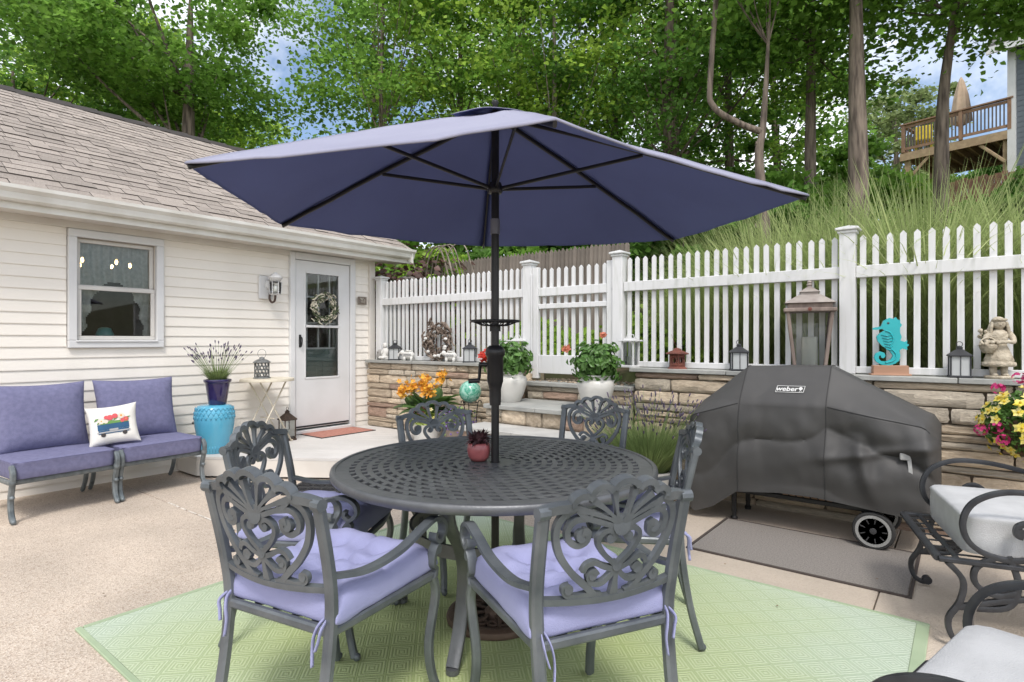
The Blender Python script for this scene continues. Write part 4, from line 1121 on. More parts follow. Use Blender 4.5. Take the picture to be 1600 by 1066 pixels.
# ------------------------------------------------------------------ blade / leaf utilities
def blades(n, fn, mats, name, parent, seg=4, kind=None):
    """fn(k) -> (base, dir, length, droop, width); builds n curved tapering blades in one mesh"""
    V = np.zeros((n, (seg + 1) * 2, 3)); F = []
    for k in range(n):
        b, d, L_, dr, w = fn(k); d = d.normalized(); sd = d.cross(Vector((0, 0, 1)))
        sd = sd.normalized() if sd.length > 1e-3 else Vector((1, 0, 0)); hd = Vector((d.x, d.y, 0)); hd = hd.normalized() if hd.length > 1e-3 else Vector((1, 0, 0))
        for j in range(seg + 1):
            t = j / seg; p = b + d * (L_ * t) + hd * (dr * L_ * t * t * .6) - Vector((0, 0, dr * L_ * t * t * .75)); ww = w * (1 - t ** 1.6) + .0004
            V[k, 2 * j] = p - sd * ww; V[k, 2 * j + 1] = p + sd * ww
    base = np.array([(2 * j, 2 * j + 1, 2 * j + 3, 2 * j + 2) for j in range(seg)])
    F = (np.arange(n)[:, None, None] * (seg + 1) * 2 + base[None]).reshape(-1, 4)
    me = np_mesh(name, V.reshape(-1, 3), F, mats, True)
    return link(name, me, parent, kind=kind) if parent is not None else me
def leafcloud(name, pts, size, mats, parent, seed=1, up=.6, kind=None, fold=.18, aspect=.55, jitter=.35):
    """many small folded leaves centred on pts (n,3)"""
    rg = np.random.default_rng(seed); n = len(pts); pts = np.asarray(pts, float)
    nrm = rg.normal(size=(n, 3)) * (1 - up) + np.array([0, 0, 1]) * up; nrm /= np.linalg.norm(nrm, axis=1)[:, None]
    a = rg.normal(size=(n, 3)); a -= (a * nrm).sum(1)[:, None] * nrm; a /= np.linalg.norm(a, axis=1)[:, None]; b = np.cross(nrm, a)
    s = size * (1 + jitter * rg.uniform(-1, 1, n))[:, None]
    T = [(0, -.5, 0), (aspect, -.12, fold), (aspect * .62, .22, fold * .7), (0, .5, 0), (-aspect * .62, .22, fold * .7), (-aspect, -.12, fold)]
    V = np.stack([pts + s * (a * x + b * y + nrm * z) for x, y, z in T], 1).reshape(-1, 3)
    base = np.array([(0, 1, 2, 3), (0, 3, 4, 5)]); F = (np.arange(n)[:, None, None] * 6 + base[None]).reshape(-1, 4)
    me = np_mesh(name, V, F, mats)
    return link(name, me, parent, kind=kind) if parent is not None else me
def leafmat(name, c1, c2, tr=.35, rough=.5, isl=.35):
    return mat(name, c1, c2, 1.2, rough, translucent=tr, island=isl, spec=.35)
M_leaf_g = leafmat('glossy_leaf', (.14, .27, .065), (.09, .19, .05), .3, .35)
M_leaf_l = leafmat('lavender_leaf', (.27, .34, .13), (.19, .27, .10), .3, .7)
M_spike = mat('lavender_spike', (.13, .10, .17), (.07, .055, .085), 20, .9)
def lavender(parent, c, r, n, hl, hs, ns, seed, spread=.8):
    rn = random.Random(seed)
    def f(k):
        a = rn.uniform(0, 2 * pi); q = math.sqrt(rn.random()); e = q * spread
        return (Vector(c) + Vector((math.cos(a) * q * r * .6, math.sin(a) * q * r * .6, 0)), Vector((math.cos(a) * e, math.sin(a) * e, 1)), rn.uniform(.5, 1) * hl, rn.uniform(0, .25), .003)
    blades(n, f, M_leaf_l, 'foliage', parent, 3, 'stuff')
    stx, spk = MB(), MB()
    for k in range(ns):
        a = rn.uniform(0, 2 * pi); q = math.sqrt(rn.random()); e = q * spread * 1.05; L_ = rn.uniform(.65, 1.0) * hs
        d = Vector((math.cos(a) * e, math.sin(a) * e, 1)).normalized(); b0 = Vector(c) + Vector((math.cos(a) * q * r * .5, math.sin(a) * q * r * .5, 0)); tip = b0 + d * L_
        stx.tube([b0, b0 + d * L_ * .5 + Vector((0, 0, .01)), tip], .0012, 3)
        l2 = rn.uniform(.022, .04); spk.tube([tip - d * l2 * .1, tip + d * l2 * .3, tip + d * l2 * .75, tip + d * l2], [.002, .0055, .005, .001], 5)
    stx.build('stems', M_leaf_l, parent, kind='stuff'); spk.build('flower_spikes', M_spike, parent, kind='stuff')

# ------------------------------------------------------------------ deck: stool, potted lavender, bistro table, lanterns
sx, sy = -5.865, 2.70
bs = thing('garden_stool', 'turquoise glazed ceramic garden stool on the deck corner', 'garden stool', (sx, sy, .20))
M_tq = mat('turquoise_glaze', (.10, .40, .56), (.085, .34, .50), 3, .22, coat=.3)
MB().lathe([(.001, .0), (.128, .0), (.134, .012), (.140, .05), (.160, .16), (.178, .27), (.184, .34), (.182, .39), (.168, .44), (.150, .462), (.12, .470), (.001, .472)], 40).build('body', M_tq, bs, smooth=50)
rl = MB()
for j in range(3):
    for i in range(26):
        a = 2 * pi * (i + .5 * (j % 2)) / 26; z = .335 + .038 * j; r = (.1845, .182, .173)[j]
        for sg in (-1, 1):
            rl.tube([(r * math.cos(a + sg * .12), r * math.sin(a + sg * .12), z), (r * math.cos(a + sg * .06) * .998, r * math.sin(a + sg * .06) * .998, z + .028), ((r - .004) * math.cos(a), (r - .004) * math.sin(a), z + .036)], .0035, 4)
for i in range(34):
    a = 2 * pi * i / 34; rl.tube([(.138 * math.cos(a), .138 * math.sin(a), .02), (.148 * math.cos(a), .148 * math.sin(a), .075)], .004, 4)
rl.build('relief', M_tq, bs, smooth=True, kind='stuff')
MB().ball((.787 * -.183, -.617 * .183 - .02, .29), (.02, .02, .016), 10, 6).build('finger_hole', M_dark, bs)
pv = thing('potted_lavender', 'cobalt glazed pot of flowering lavender standing on the turquoise stool', 'potted plant', (sx + .02, sy + .02, .672))
MB().lathe([(.001, 0), (.075, 0), (.082, .01), (.112, .215), (.124, .222), (.128, .24), (.124, .25), (.108, .25), (.102, .225), (.001, .22)], 32).build('pot', mat('cobalt_glaze', (.030, .022, .10), (.018, .012, .055), 5, .12, coat=.5), pv, smooth=50)
lavender(pv, (0, 0, .225), .10, 420, .20, .40, 90, 5, .9)
bt = thing('bistro_table', 'small cream folding metal bistro table beside the storm door', 'side table', (-5.90, 3.27, .2))
M_cream = mat('cream_metal', (.66, .60, .48), (.50, .43, .32), 14, .5, contrast=(.2, .5))
MB().lathe([(.001, .685), (.262, .685), (.272, .672), (.274, .678), (.268, .700), (.001, .702)], 40).build('top', M_cream, bt, smooth=40)
for k in range(2):
    lg = MB(); y = (-.11, .11)[k]
    T_ = Matrix.Rotation(R(90 + 8), 4, 'Z')
    lg.tube([(-.24, y, .005), (.16, y, .68)], .008, 8, M=T_); lg.tube([(.24, y * .8, .005), (-.16, y * .8, .68)], .008, 8, M=T_)
    lg.build('leg', M_cream, bt, smooth=True)
cb = MB(); T_ = Matrix.Rotation(R(98), 4, 'Z')
for sx_ in (-.24, .24): cb.tube([(sx_, -.11, .012), (sx_, .11, .012)], .006, 6, M=T_)
cb.tube([(0, -.115, .275), (0, .115, .275)], .006, 6, M=T_)
cb.build('crossbar', M_cream, bt, smooth=True)
def lantern(name, label, loc, w, h, mt_, cand=True, ring=True, roof=.32, glass=True, rz=0, group=None, pane=None, taper=1.0):
    """square lantern: base, four corner bars, panes, stepped roof, ring"""
    t = thing(name, label, 'lantern', loc, rz, group); b = w / 2; hb = h * (1 - roof); bw = w * .08
    m = MB(); m.box((0, 0, h * .03), (w * 1.08, w * 1.08, h * .06), ch=w * .02); m.build('base', mt_, t)
    MB().box((0, 0, hb), (w * 1.14 * taper, w * 1.14 * taper, h * .035), ch=w * .02).build('top_frame', mt_, t)
    for a in (-1, 1):
        for c in (-1, 1):
            MB().bar([(a * (b - bw / 2), c * (b - bw / 2), h * .05), (a * (b - bw / 2) * taper, c * (b - bw / 2) * taper, hb)], bw, bw, up=(1, 0, 0)).build('corner_bar', mt_, t)
    if w < .2:
        for a in (-1, 1): MB().box((0, a * (b - bw * .3), h * .06 + (hb - h * .06) / 2), (bw * .45, bw * .4, hb - h * .08)).build('glazing_bar', mt_, t)
    rf = MB(); b2 = w * .57 * taper; tp_ = w * .16; z0, z1 = hb + h * .017, hb + h * roof * .52
    rf.add([(-b2, -b2, z0), (b2, -b2, z0), (b2, b2, z0), (-b2, b2, z0), (-tp_, -tp_, z1), (tp_, -tp_, z1), (tp_, tp_, z1), (-tp_, tp_, z1)], [(3, 2, 1, 0), (4, 5, 6, 7), (0, 1, 5, 4), (1, 2, 6, 5), (2, 3, 7, 6), (3, 0, 4, 7)])
    rf.box((0, 0, z1 + h * roof * .08), (tp_ * 1.7, tp_ * 1.7, h * roof * .17)); rf.lathe([(.001, 0), (tp_ * 1.25, 0), (tp_ * .5, h * roof * .12), (.001, h * roof * .16)], 12, (0, 0, z1 + h * roof * .16))
    rf.build('roof', mt_, t)
    if ring:
        n = 16; rr = w * .15; MB().tube([(rr * math.cos(2 * pi * i / n), 0, z1 + h * roof * .28 + rr * .7 + rr * math.sin(2 * pi * i / n)) for i in range(n)], w * .022, 6, closed=True).build('ring', mt_, t, smooth=True)
    if glass:
        for k in range(4):
            T_ = Matrix.Rotation(pi / 2 * k, 4, 'Z'); q = b - bw * .7; zz0, zz1 = h * .065, hb - h * .02
            MB().add([(-q, -q, zz0), (q, -q, zz0), (q * taper, -q * taper, zz1), (-q * taper, -q * taper, zz1)], [(0, 1, 2, 3)], T_).build('pane', pane or M_glass, t)
    if cand: MB().lathe([(.001, h * .06), (w * .20, h * .06), (w * .20, h * (.06 + .26)), (w * .17, h * .325), (.001, h * .315)], 16).build('candle', M_wax, t, smooth=40)
    return t
M_wax = mat('candle_wax', (.72, .72, .66), (.68, .68, .62), 4, .6)
M_frost = mat('frosted_pane', (.60, .62, .62), (.55, .57, .57), 5, .35, translucent=.25)
M_char = mat('charcoal_metal', (.045, .047, .052), (.03, .031, .035), 16, .5, metal=.3)
M_zgrey = mat('galvanised_filigree', (.24, .25, .25), (.12, .125, .125), 40, .55, metal=.4, bump=.2)
fl = thing('filigree_lantern', 'grey pierced metal birdcage lantern with a ring on the bistro table', 'lantern', (-5.92, 3.22, .902))
MB().lathe([(.001, 0), (.088, 0), (.088, .008), (.075, .014), (.001, .014)], 24).build('base', M_zgrey, fl, smooth=40); f_ = MB(); f_.lathe([(.075, .165), (.09, .168), (.09, .174), (.055, .198), (.03, .206), (.022, .222), (.001, .232)], 24)
f_.build('roof', M_zgrey, fl, smooth=40)
fg = MB()
for j in range(4):
    for i in range(12):
        a = 2 * pi * (i + .5 * (j % 2)) / 12; z = .034 + .038 * j; r = .070
        fg.tube([((r) * math.cos(a + .24 * math.cos(q)), r * math.sin(a + .24 * math.cos(q)), z + .020 * math.sin(q)) for q in [2 * pi * k / 10 for k in range(10)]], .0042, 5, closed=True)
for i in range(6):
    a = 2 * pi * i / 6; fg.tube([(.072 * math.cos(a), .072 * math.sin(a), .01), (.072 * math.cos(a), .072 * math.sin(a), .17)], .004, 5)
fg.build('pierced_side', M_zgrey, fl, smooth=True)
MB().tube([(.048 * math.cos(2 * pi * i / 20), .02 * math.cos(2 * pi * i / 20), .262 + .048 * math.sin(2 * pi * i / 20)) for i in range(20)], .002, 5, closed=True).build('ring', M_zgrey, fl)
lantern('floor_lantern', 'rusty brown glass lantern on the deck beneath the bistro table', (-5.93, 3.52, .2), .135, .36, mat('rust_brown', (.10, .065, .045), (.055, .036, .027), 20, .6, metal=.3), roof=.36)
# wall lamp beside the door
wlamp = thing('wall_lamp', 'white coach lamp with clear shade on the house wall left of the door', 'wall lamp', (HX + .0, 3.44, 1.90))
MB().box((.012, -.03, .0), (.03, .16, .26), ch=.006).build('mounting_block', M_white, wlamp)
l_ = MB(); l_.lathe([(.001, .0), (.03, .0), (.055, .02), (.075, .05), (.078, .055), (.06, .075), (.04, .095), (.025, .10), (.02, .115), (.001, .12)], 20, (.13, .02, .05)); l_.lathe([(.001, 0), (.05, 0), (.058, .008), (.05, .014), (.001, .014)], 18, (.13, .02, -.085)); l_.ball((.04, .0, .03), (.03, .055, .055), 12, 8)
l_.build('hood', M_white, wlamp, smooth=40)
MB().lathe([(.056, 0), (.062, .13)], 20, (.13, .02, -.075)).build('shade', M_glass, wlamp, smooth=True)
cg = MB()
for i in range(6):
    a = 2 * pi * i / 6; cg.tube([(.13 + .058 * math.cos(a), .02 + .058 * math.sin(a), -.08), (.13 + .066 * math.cos(a), .02 + .066 * math.sin(a), .06)], .004, 5)
cg.build('cage', M_white, wlamp); MB().ball((.13, .02, -.02), (.022, .022, .04), 12, 8).build('bulb', mat('bulb_glass', (.8, .8, .76), rough=.2), wlamp, smooth=True)
MB().tube(smoothpts([(.03, .01, -.06), (.035, .005, -.125), (.07, .01, -.165), (.115, .018, -.15), (.13, .02, -.09)], 6), .012, 8).build('hook_arm', mat('brown_arm', (.07, .04, .03), rough=.5), wlamp, smooth=True)
# wreath on the storm door
def wreath(t, R0, r0, n, mats, seed, flat=.5, w=.006, L=(.06, .14), nm=('twigs',)):
    rn = random.Random(seed); ms = [MB() for _ in mats]
    for k in range(n):
        a = rn.uniform(0, 2 * pi); da = rn.uniform(.15, .5) * rn.choice((-1, 1)); q = rn.gauss(0, r0 * .5); y = rn.uniform(-r0 * flat, r0 * flat); k_ = rn.randrange(len(mats))
        pts = [((R0 + q + rn.uniform(-.35, .35) * r0 + (rn.uniform(0, r0 * .5) if j == 2 else 0)) * math.cos(a + da * j / 2), y + rn.uniform(-.01, .01), (R0 + q + rn.uniform(-.35, .35) * r0) * math.sin(a + da * j / 2)) for j in range(3)]
        ww = w * rn.uniform(.6, 1.3); ms[k_].tube(smoothpts(pts, 3), [ww * .6, ww, ww, ww, ww, ww, ww * .5][:7], 5)
    for m, mm, nn in zip(ms, mats, nm): m.build(nn, mm, t, kind='stuff')
dw = thing('door_wreath', 'white berry and greenery wreath hanging on the storm door glass', 'wreath', (HX + .05, 4.15, 1.70), rz=R(90))
wreath(dw, .145, .055, 150, [mat('white_buds', (.62, .58, .46), (.5, .46, .36), 20, .8), mat('wreath_green', (.09, .11, .05), (.06, .08, .04), 20, .8)], 8, .4, .007, nm=('buds', 'greenery'))

# ------------------------------------------------------------------ things along the wall cap
Z = CAPZ
wy = 4.865
M_plaster = mat('white_plaster', (.70, .69, .66), (.58, .57, .54), 14, .8, bump=.2)
M_stonefig = mat('aged_stone_figure', (.52, .46, .36), (.34, .29, .215), 22, .85, bump=.5, bscale=70)
ow = thing('owl_figurine', 'small grey stone bird figurine at the house end of the wall', 'figurine', (-5.99, wy, Z))
MB().lathe([(.001, 0), (.035, 0), (.048, .03), (.05, .065), (.04, .09), (.036, .11), (.02, .128), (.001, .13)], 14).ball((.0, -.04, .10), (.012, .02, .01), 6, 5).build('body', mat('grey_stone', (.33, .32, .30), (.22, .21, .2), 20, .85), ow, smooth=True)
an = thing('angel_figurine', 'small white seated angel figurine beside the first charcoal lantern', 'figurine', (-5.88, wy, Z))
a_ = MB(); a_.lathe([(.001, 0), (.06, 0), (.065, .02), (.055, .05), (.04, .09), (.042, .12), (.03, .145), (.018, .155), (.001, .156)], 14); a_.ball((0, -.01, .185), (.032, .032, .036), 12, 8); a_.ball((-.045, -.01, .09), (.018, .03, .04), 8, 6); a_.ball((.045, -.01, .09), (.018, .03, .04), 8, 6)
for s in (-1, 1): a_.ball((s * .05, .03, .12), (.035, .01, .05), 8, 6); a_.ball((s * .03, -.05, .03), (.022, .045, .02), 8, 6)
a_.build('body', M_plaster, an, smooth=True)
lantern('small_lantern', 'charcoal lantern on the wall cap between the angel and the driftwood wreath', (-5.70, wy, Z), .135, .235, M_char, False, True, .36, pane=M_frost, rz=R(35), group='small charcoal lanterns on the wall cap')
lantern('small_lantern', 'charcoal lantern on the wall cap just right of the driftwood wreath', (-4.42, wy, Z), .135, .245, M_char, False, True, .36, pane=M_frost, rz=R(35), group='small charcoal lanterns on the wall cap')
lantern('small_lantern', 'charcoal lantern on the wall cap above the left shoulder of the grill', (-1.46, wy, Z), .125, .235, M_char, False, True, .36, pane=M_frost, rz=R(25), group='small charcoal lanterns on the wall cap')
lantern('small_lantern', 'charcoal lantern on the wall cap between the seahorse and the girl statue', (-.035, wy, Z), .113, .225, M_char, False, True, .36, pane=M_frost, rz=R(8), group='small charcoal lanterns on the wall cap')
def pot_animal(x, label, letters):
    t = thing('ceramic_planter', label, 'figurine', (x, wy - .02, Z), rz=R(25)); m = MB()
    m.ball((0, 0, .07), (.075, .05, .052), 14, 10); m.ball((-.085, 0, .10), (.03, .028, .03), 10, 8)
    for a in (-1, 1):
        for b in (-1, 1): m.lathe([(.001, 0), (.018, 0), (.018, .05), (.001, .05)], 8, (a * .045, b * .028, 0))
    m.lathe([(.03, .11), (.042, .115), (.042, .128), (.03, .128)], 14); m.tube(smoothpts([(-.11, 0, .10), (-.135, 0, .08), (-.14, 0, .05)], 4), .009, 6)
    m.build('body', M_plaster, t, smooth=True)
    d = MB()
    for k in range(5):
        d.tube([(-.04 + k * .02 + .008 * math.cos(2 * pi * i / 8), -.0505 + .012 * abs(-.04 + k * .02) * 3, .075 + .012 * math.sin(2 * pi * i / 8)) for i in range(8)], .0022, 4, closed=True)
    d.build('scrollwork', mat('grey_scroll', (.16, .16, .17), rough=.7), t)
pot_animal(-5.42, 'white ceramic elephant planter left of the driftwood wreath', 0)
pot_animal(-4.70, 'white ceramic elephant planter in front of the driftwood wreath', 1)
dr = thing('driftwood_wreath', 'round driftwood and vine wreath leaning on the picket fence', 'wreath', (-4.93, wy + .005, Z + .235))
wreath(dr, .165, .085, 190, [mat('driftwood', (.27, .215, .175), (.15, .115, .09), 20, .9), mat('driftwood_dark', (.15, .11, .085), (.09, .065, .05), 20, .9)], 3, .5, .011, nm=('driftwood', 'vine'))
sh = MB(); rn = random.Random(5)
for k in range(9):
    a = rn.uniform(0, 2 * pi); sh.ball((.17 * math.cos(a), -.05, .17 * math.sin(a)), (.03, .014, .018), 8, 6)
sh.build('shells', M_plaster, dr, smooth=True)
def tealight(x, label):
    t = thing('white_lantern', label, 'lantern', (x, wy, Z), group='white metal lanterns by the gate'); m = MB(); w = .11
    for a in (-1, 1):
        for b in (-1, 1): m.box((a * w / 2, b * w / 2, .13), (.014, .014, .22))
    m.box((0, 0, .01), (.135, .135, .02), ch=.003); m.box((0, 0, .245), (.165, .165, .014), ch=.003); m.box((0, 0, .262), (.09, .09, .02)); m.tube([(-.04, 0, .27), (-.03, 0, .30), (.03, 0, .30), (.04, 0, .27)], .004, 5)
    m.build('frame', M_white, t); MB().box((0, 0, .13), (.092, .092, .205)).build('pane', M_glass, t); MB().lathe([(.001, .022), (.03, .022), (.03, .10), (.001, .10)], 12).build('candle', M_wax, t)
tealight(-3.74, 'white metal lantern on the wall cap left of the gate'); tealight(-2.43, 'white metal lantern on the wall cap right of the gate')
pg = thing('pagoda_lantern', 'small rust red cast pagoda lantern on the wall cap', 'lantern', (-1.98, wy - .01, Z))
M_red = mat('rust_red_iron', (.20, .065, .045), (.11, .04, .03), 20, .7, metal=.2, bump=.3)
m = MB(); m.lathe([(.001, 0), (.092, 0), (.082, .012), (.07, .022), (.001, .022)], 6); m.lathe([(.056, .12), (.105, .128), (.108, .134), (.07, .15), (.04, .162), (.034, .175), (.001, .185)], 6)
m.build('roof', M_red, pg)
m = MB()
for i in range(6):
    a = 2 * pi * i / 6; b = 2 * pi * (i + 1) / 6; r = .064
    m.bar([(r * math.cos(a), r * math.sin(a), .02), (r * math.cos(a), r * math.sin(a), .125)], .012, .012, up=(1, 0, 0))
    c = Vector(((math.cos(a) + math.cos(b)) / 2 * r, (math.sin(a) + math.sin(b)) / 2 * r, .073)); d = Vector((math.cos(b) - math.cos(a), math.sin(b) - math.sin(a), 0)).normalized()
    m.tube([c + d * .018 * math.cos(q) + Vector((0, 0, .03 * math.sin(q))) for q in [2 * pi * k / 10 for k in range(10)]], .0065, 5, closed=True)
    for z in (.036, .11): m.bar([(r * math.cos(a), r * math.sin(a), z), (r * math.cos(b), r * math.sin(b), z)], .010, .022)
m.build('pierced_side', M_red, pg)
MB().tube([(0, 0, .18), (-.03, 0, .24), (-.06, .02, .30)], .0015, 4).build('wire', M_red, pg)
# large wooden lantern with a pillar candle
M_wood = mat('weathered_lantern_wood', (.27, .215, .185), (.17, .13, .11), 20, .8, bump=.3, stretch=(1, 1, .2))
bl = thing('large_lantern', 'tall weathered wooden lantern with a white pillar candle behind the grill', 'lantern', (-.945, 4.90, Z), rz=R(12))
MB().box((0, 0, .015), (.25, .25, .03), ch=.004).build('base', M_wood, bl); m = MB(); m.box((0, 0, .475), (.355, .355, .028), ch=.005); m.box((0, 0, .505), (.30, .30, .045), ch=.004); m.build('top_frame', M_wood, bl)
for a in (-1, 1):
    for b in (-1, 1): MB().bar([(a * .10, b * .10, .03), (a * .148, b * .148, .465)], .026, .026, up=(1, 0, 0)).build('corner_bar', M_wood, bl)
def frust(m, b0, b1, z0, z1): m.add([(-b0, -b0, z0), (b0, -b0, z0), (b0, b0, z0), (-b0, b0, z0), (-b1, -b1, z1), (b1, -b1, z1), (b1, b1, z1), (-b1, b1, z1)], [(3, 2, 1, 0), (4, 5, 6, 7), (0, 1, 5, 4), (1, 2, 6, 5), (2, 3, 7, 6), (3, 0, 4, 7)])
m = MB(); frust(m, .172, .075, .528, .592); m.box((0, 0, .598), (.12, .12, .03)); frust(m, .07, .02, .615, .652); m.lathe([(.001, .65), (.02, .65), (.016, .662), (.022, .672), (.014, .684), (.018, .692), (.012, .705), (.001, .706)], 12)
m.build('roof', mat('weathered_zinc', (.36, .32, .29), (.25, .21, .19), 10, .6, metal=.2), bl)
for k in range(4):
    T_ = Matrix.Rotation(pi / 2 * k, 4, 'Z'); MB().add([(-.095, -.098, .035), (.095, -.098, .035), (.142, -.146, .46), (-.142, -.146, .46)], [(0, 1, 2, 3)], T_).build('pane', M_glass, bl)
MB().lathe([(.001, .032), (.055, .032), (.055, .27), (.05, .275), (.001, .27)], 24).build('candle', M_wax, bl, smooth=40)
MB().lathe([(.001, 0), (.014, 0), (.014, .012), (.001, .014)], 8, M=Matrix.Translation((0, -.178, .478)) @ Matrix.Rotation(R(90), 4, 'X')).build('latch', M_red, bl)
# teal seahorse on a wood block
sh_ = thing('seahorse_ornament', 'flat teal painted seahorse standing on a wooden block', 'ornament', (-.425, wy + .005, Z), rz=R(18))
MB().box((0, 0, .035), (.215, .07, .07), ch=.003).box((0, 0, .006), (.245, .085, .012), ch=.002).build('block', mat('cedar_block', (.42, .24, .16), (.34, .19, .12), 12, .7, stretch=(.3, 1, 2)), sh_)
body = [(-.105, .335), (-.055, .345), (-.04, .385), (-.005, .405), (.02, .398), (.035, .41), (.045, .392), (.062, .388), (.06, .37), (.072, .355), (.06, .335), (.06, .30), (.07, .27), (.062, .245), (.09, .235), (.105, .245), (.10, .225), (.115, .215), (.10, .20), (.105, .18), (.075, .19), (.055, .175), (.062, .14), (.055, .105), (.03, .082), (-.01, .07), (-.055, .075), (-.085, .095), (-.098, .125), (-.088, .155), (-.06, .168), (-.035, .158), (-.028, .135), (-.04, .12), (-.055, .125), (-.055, .14), (-.068, .138), (-.07, .118), (-.055, .10), (-.025, .098), (.005, .112), (.018, .14), (.0, .17), (-.045, .205), (-.075, .24), (-.082, .275), (-.06, .30), (-.035, .315), (-.045, .328), (-.075, .322), (-.105, .322)]
MB().prism(body, -.012, .012).build('seahorse', mat('teal_paint', (.02, .40, .43), (.015, .34, .37), 5, .3), sh_)
rl2 = MB()
for y_ in (-.014,):
    rl2.tube([(x, y_, z) for x, z in [(p.x, p.y) for p in smoothpts([(-.03, .315, 0), (.0, .30, 0), (.02, .25, 0), (.0, .20, 0), (.035, .15, 0), (.02, .105, 0), (-.03, .088, 0)], 5)]], .005, 6)
    for q in range(6): rl2.tube([(-.055 + .006 * q, y_, .285 - .02 * q), (-.02 + .004 * q, y_ - .003, .278 - .02 * q), (.015, y_, .288 - .02 * q)], .0035, 5)
rl2.build('carving', MATS['teal_paint'], sh_, smooth=True, kind='stuff'); MB().ball((-.012, -.013, .368), (.008, .004, .008), 10, 6).build('eye', M_dark, sh_, smooth=True)
# girl statue with flower basket
gs = thing('girl_statue', 'cast stone statue of a girl holding a flower basket on the wall cap', 'statue', (.165, wy, Z), rz=R(15))
m = MB(); m.lathe([(.001, 0), (.075, 0), (.078, .012), (.07, .02), (.001, .02)], 16)
for s in (-1, 1): m.lathe([(.016, 0), (.02, .03), (.022, .10)], 10, (s * .028, 0, .018)); m.ball((s * .028, -.02, .026), (.018, .032, .012), 8, 6)
m.build('base', M_stonefig, gs, smooth=True)
bd = MB(); pr = [(.074, .078), (.088, .085), (.086, .105), (.074, .112), (.078, .118), (.068, .15), (.055, .185), (.042, .215), (.040, .235), (.046, .255), (.050, .28), (.044, .300), (.028, .312), (.017, .318), (.016, .33)]
seg = 40; vs, fs = [], []
for (r, z) in pr:
    for i in range(seg):
        a = 2 * pi * i / seg; k = 1 + .06 * math.sin(a * 10) * max(0, (.20 - z) / .12); vs.append((r * k * math.cos(a), r * k * .8 * math.sin(a), z))
for j in range(len(pr) - 1):
    for i in range(seg): fs.append((j * seg + i, j * seg + (i + 1) % seg, (j + 1) * seg + (i + 1) % seg, (j + 1) * seg + i))
bd.add(vs, fs); bd.ball((0, -.004, .352), (.034, .035, .038), 16, 12); bd.ball((0, -.037, .346), (.006, .008, .006), 6, 5)
for s in (-1, 1):
    bd.tube(smoothpts([(s * .045, 0, .292), (s * .068, -.005, .265), (s * .066, -.03, .235), (s * .03, -.06, .238), (-.02, -.062, .232)], 5), [.022, .023, .022, .02, .019, .018, .017, .016, .015, .015, .014, .013, .013, .012, .012, .011, .012, .012, .012, .012, .012][:21], 8)
    bd.ball((s * .013, -.034, .358), (.005, .004, .004), 6, 4)
bd.build('body', M_stonefig, gs, smooth=True)
hr = MB(); hr.ball((0, .010, .360), (.040, .038, .040), 14, 10)
for i in range(14):
    a = R(-20 + 220 * i / 13); hr.tube(smoothpts([(.036 * math.cos(a), .036 * math.sin(a) * .9, .365), (.046 * math.cos(a), .042 * math.sin(a), .325), (.052 * math.cos(a), .046 * math.sin(a), .285)], 3), [.009, .010, .010, .010, .010, .009, .005], 6)
hr.tube([(.036 * math.cos(R(200 + 140 * i / 8)), .037 * math.sin(R(200 + 140 * i / 8)), .378) for i in range(9)], .009, 6)
hr.build('hair', M_stonefig, gs, smooth=True)
bk2 = MB(); bk2.lathe([(.001, 0), (.03, 0), (.045, .03), (.052, .05), (.048, .055), (.001, .05)], 14, (-.065, -.035, .165)); bk2.tube([(-.065 + .045 * math.cos(R(180 * i / 8)), -.035, .215 + .05 * math.sin(R(180 * i / 8))) for i in range(9)], .005, 6)
rn = random.Random(2)
for k in range(26): bk2.ball((-.065 + rn.uniform(-.045, .045), -.035 + rn.uniform(-.045, .03), .218 + rn.uniform(-.004, .018)), rn.uniform(.008, .014), 6, 5)
for k in range(12): bk2.ball((-.07 + rn.uniform(-.028, .028), .0 + rn.uniform(-.02, .02), .295 + rn.uniform(-.025, .025)), rn.uniform(.009, .016), 6, 5)
bk2.build('flower_basket', M_stonefig, gs, smooth=True)

# ------------------------------------------------------------------ planters by the steps
M_glaze = mat('white_glazed_pot', (.66, .645, .61), (.58, .565, .53), 5, .35, bump=.1, bscale=40)
def flower(m, c, r, n=5, up=Vector((0, -.5, 1)), cup=.3):
    up = up.normalized(); a = up.orthogonal().normalized(); b = up.cross(a)
    for k in range(n):
        t = 2 * pi * k / n; d = a * math.cos(t) + b * math.sin(t); e = -a * math.sin(t) + b * math.cos(t); p = Vector(c)
        m.add([p, p + d * r * .55 + e * r * .36 + up * r * cup * .5, p + d * r + up * r * cup, p + d * r * .55 - e * r * .36 + up * r * cup * .5], [(0, 1, 2), (0, 2, 3)])
def shrub_pts(n, rx, rz, z0, seed):
    rg = np.random.default_rng(seed); p = rg.normal(size=(n, 3)); p /= np.linalg.norm(p, axis=1)[:, None]
    rr = rg.uniform(.35, 1, n) ** .6; p *= rr[:, None]; p[:, 2] = np.abs(p[:, 2]) if False else p[:, 2]
    k = 1 + .38 * np.sin(p[:, 0] * 9 + seed) * np.sin(p[:, 1] * 8 + 2) + .2 * np.sin(p[:, 2] * 11 + seed * 2)
    return p * k[:, None] * np.array([rx, rx, rz]) + np.array([0, 0, z0 + rz * .8])
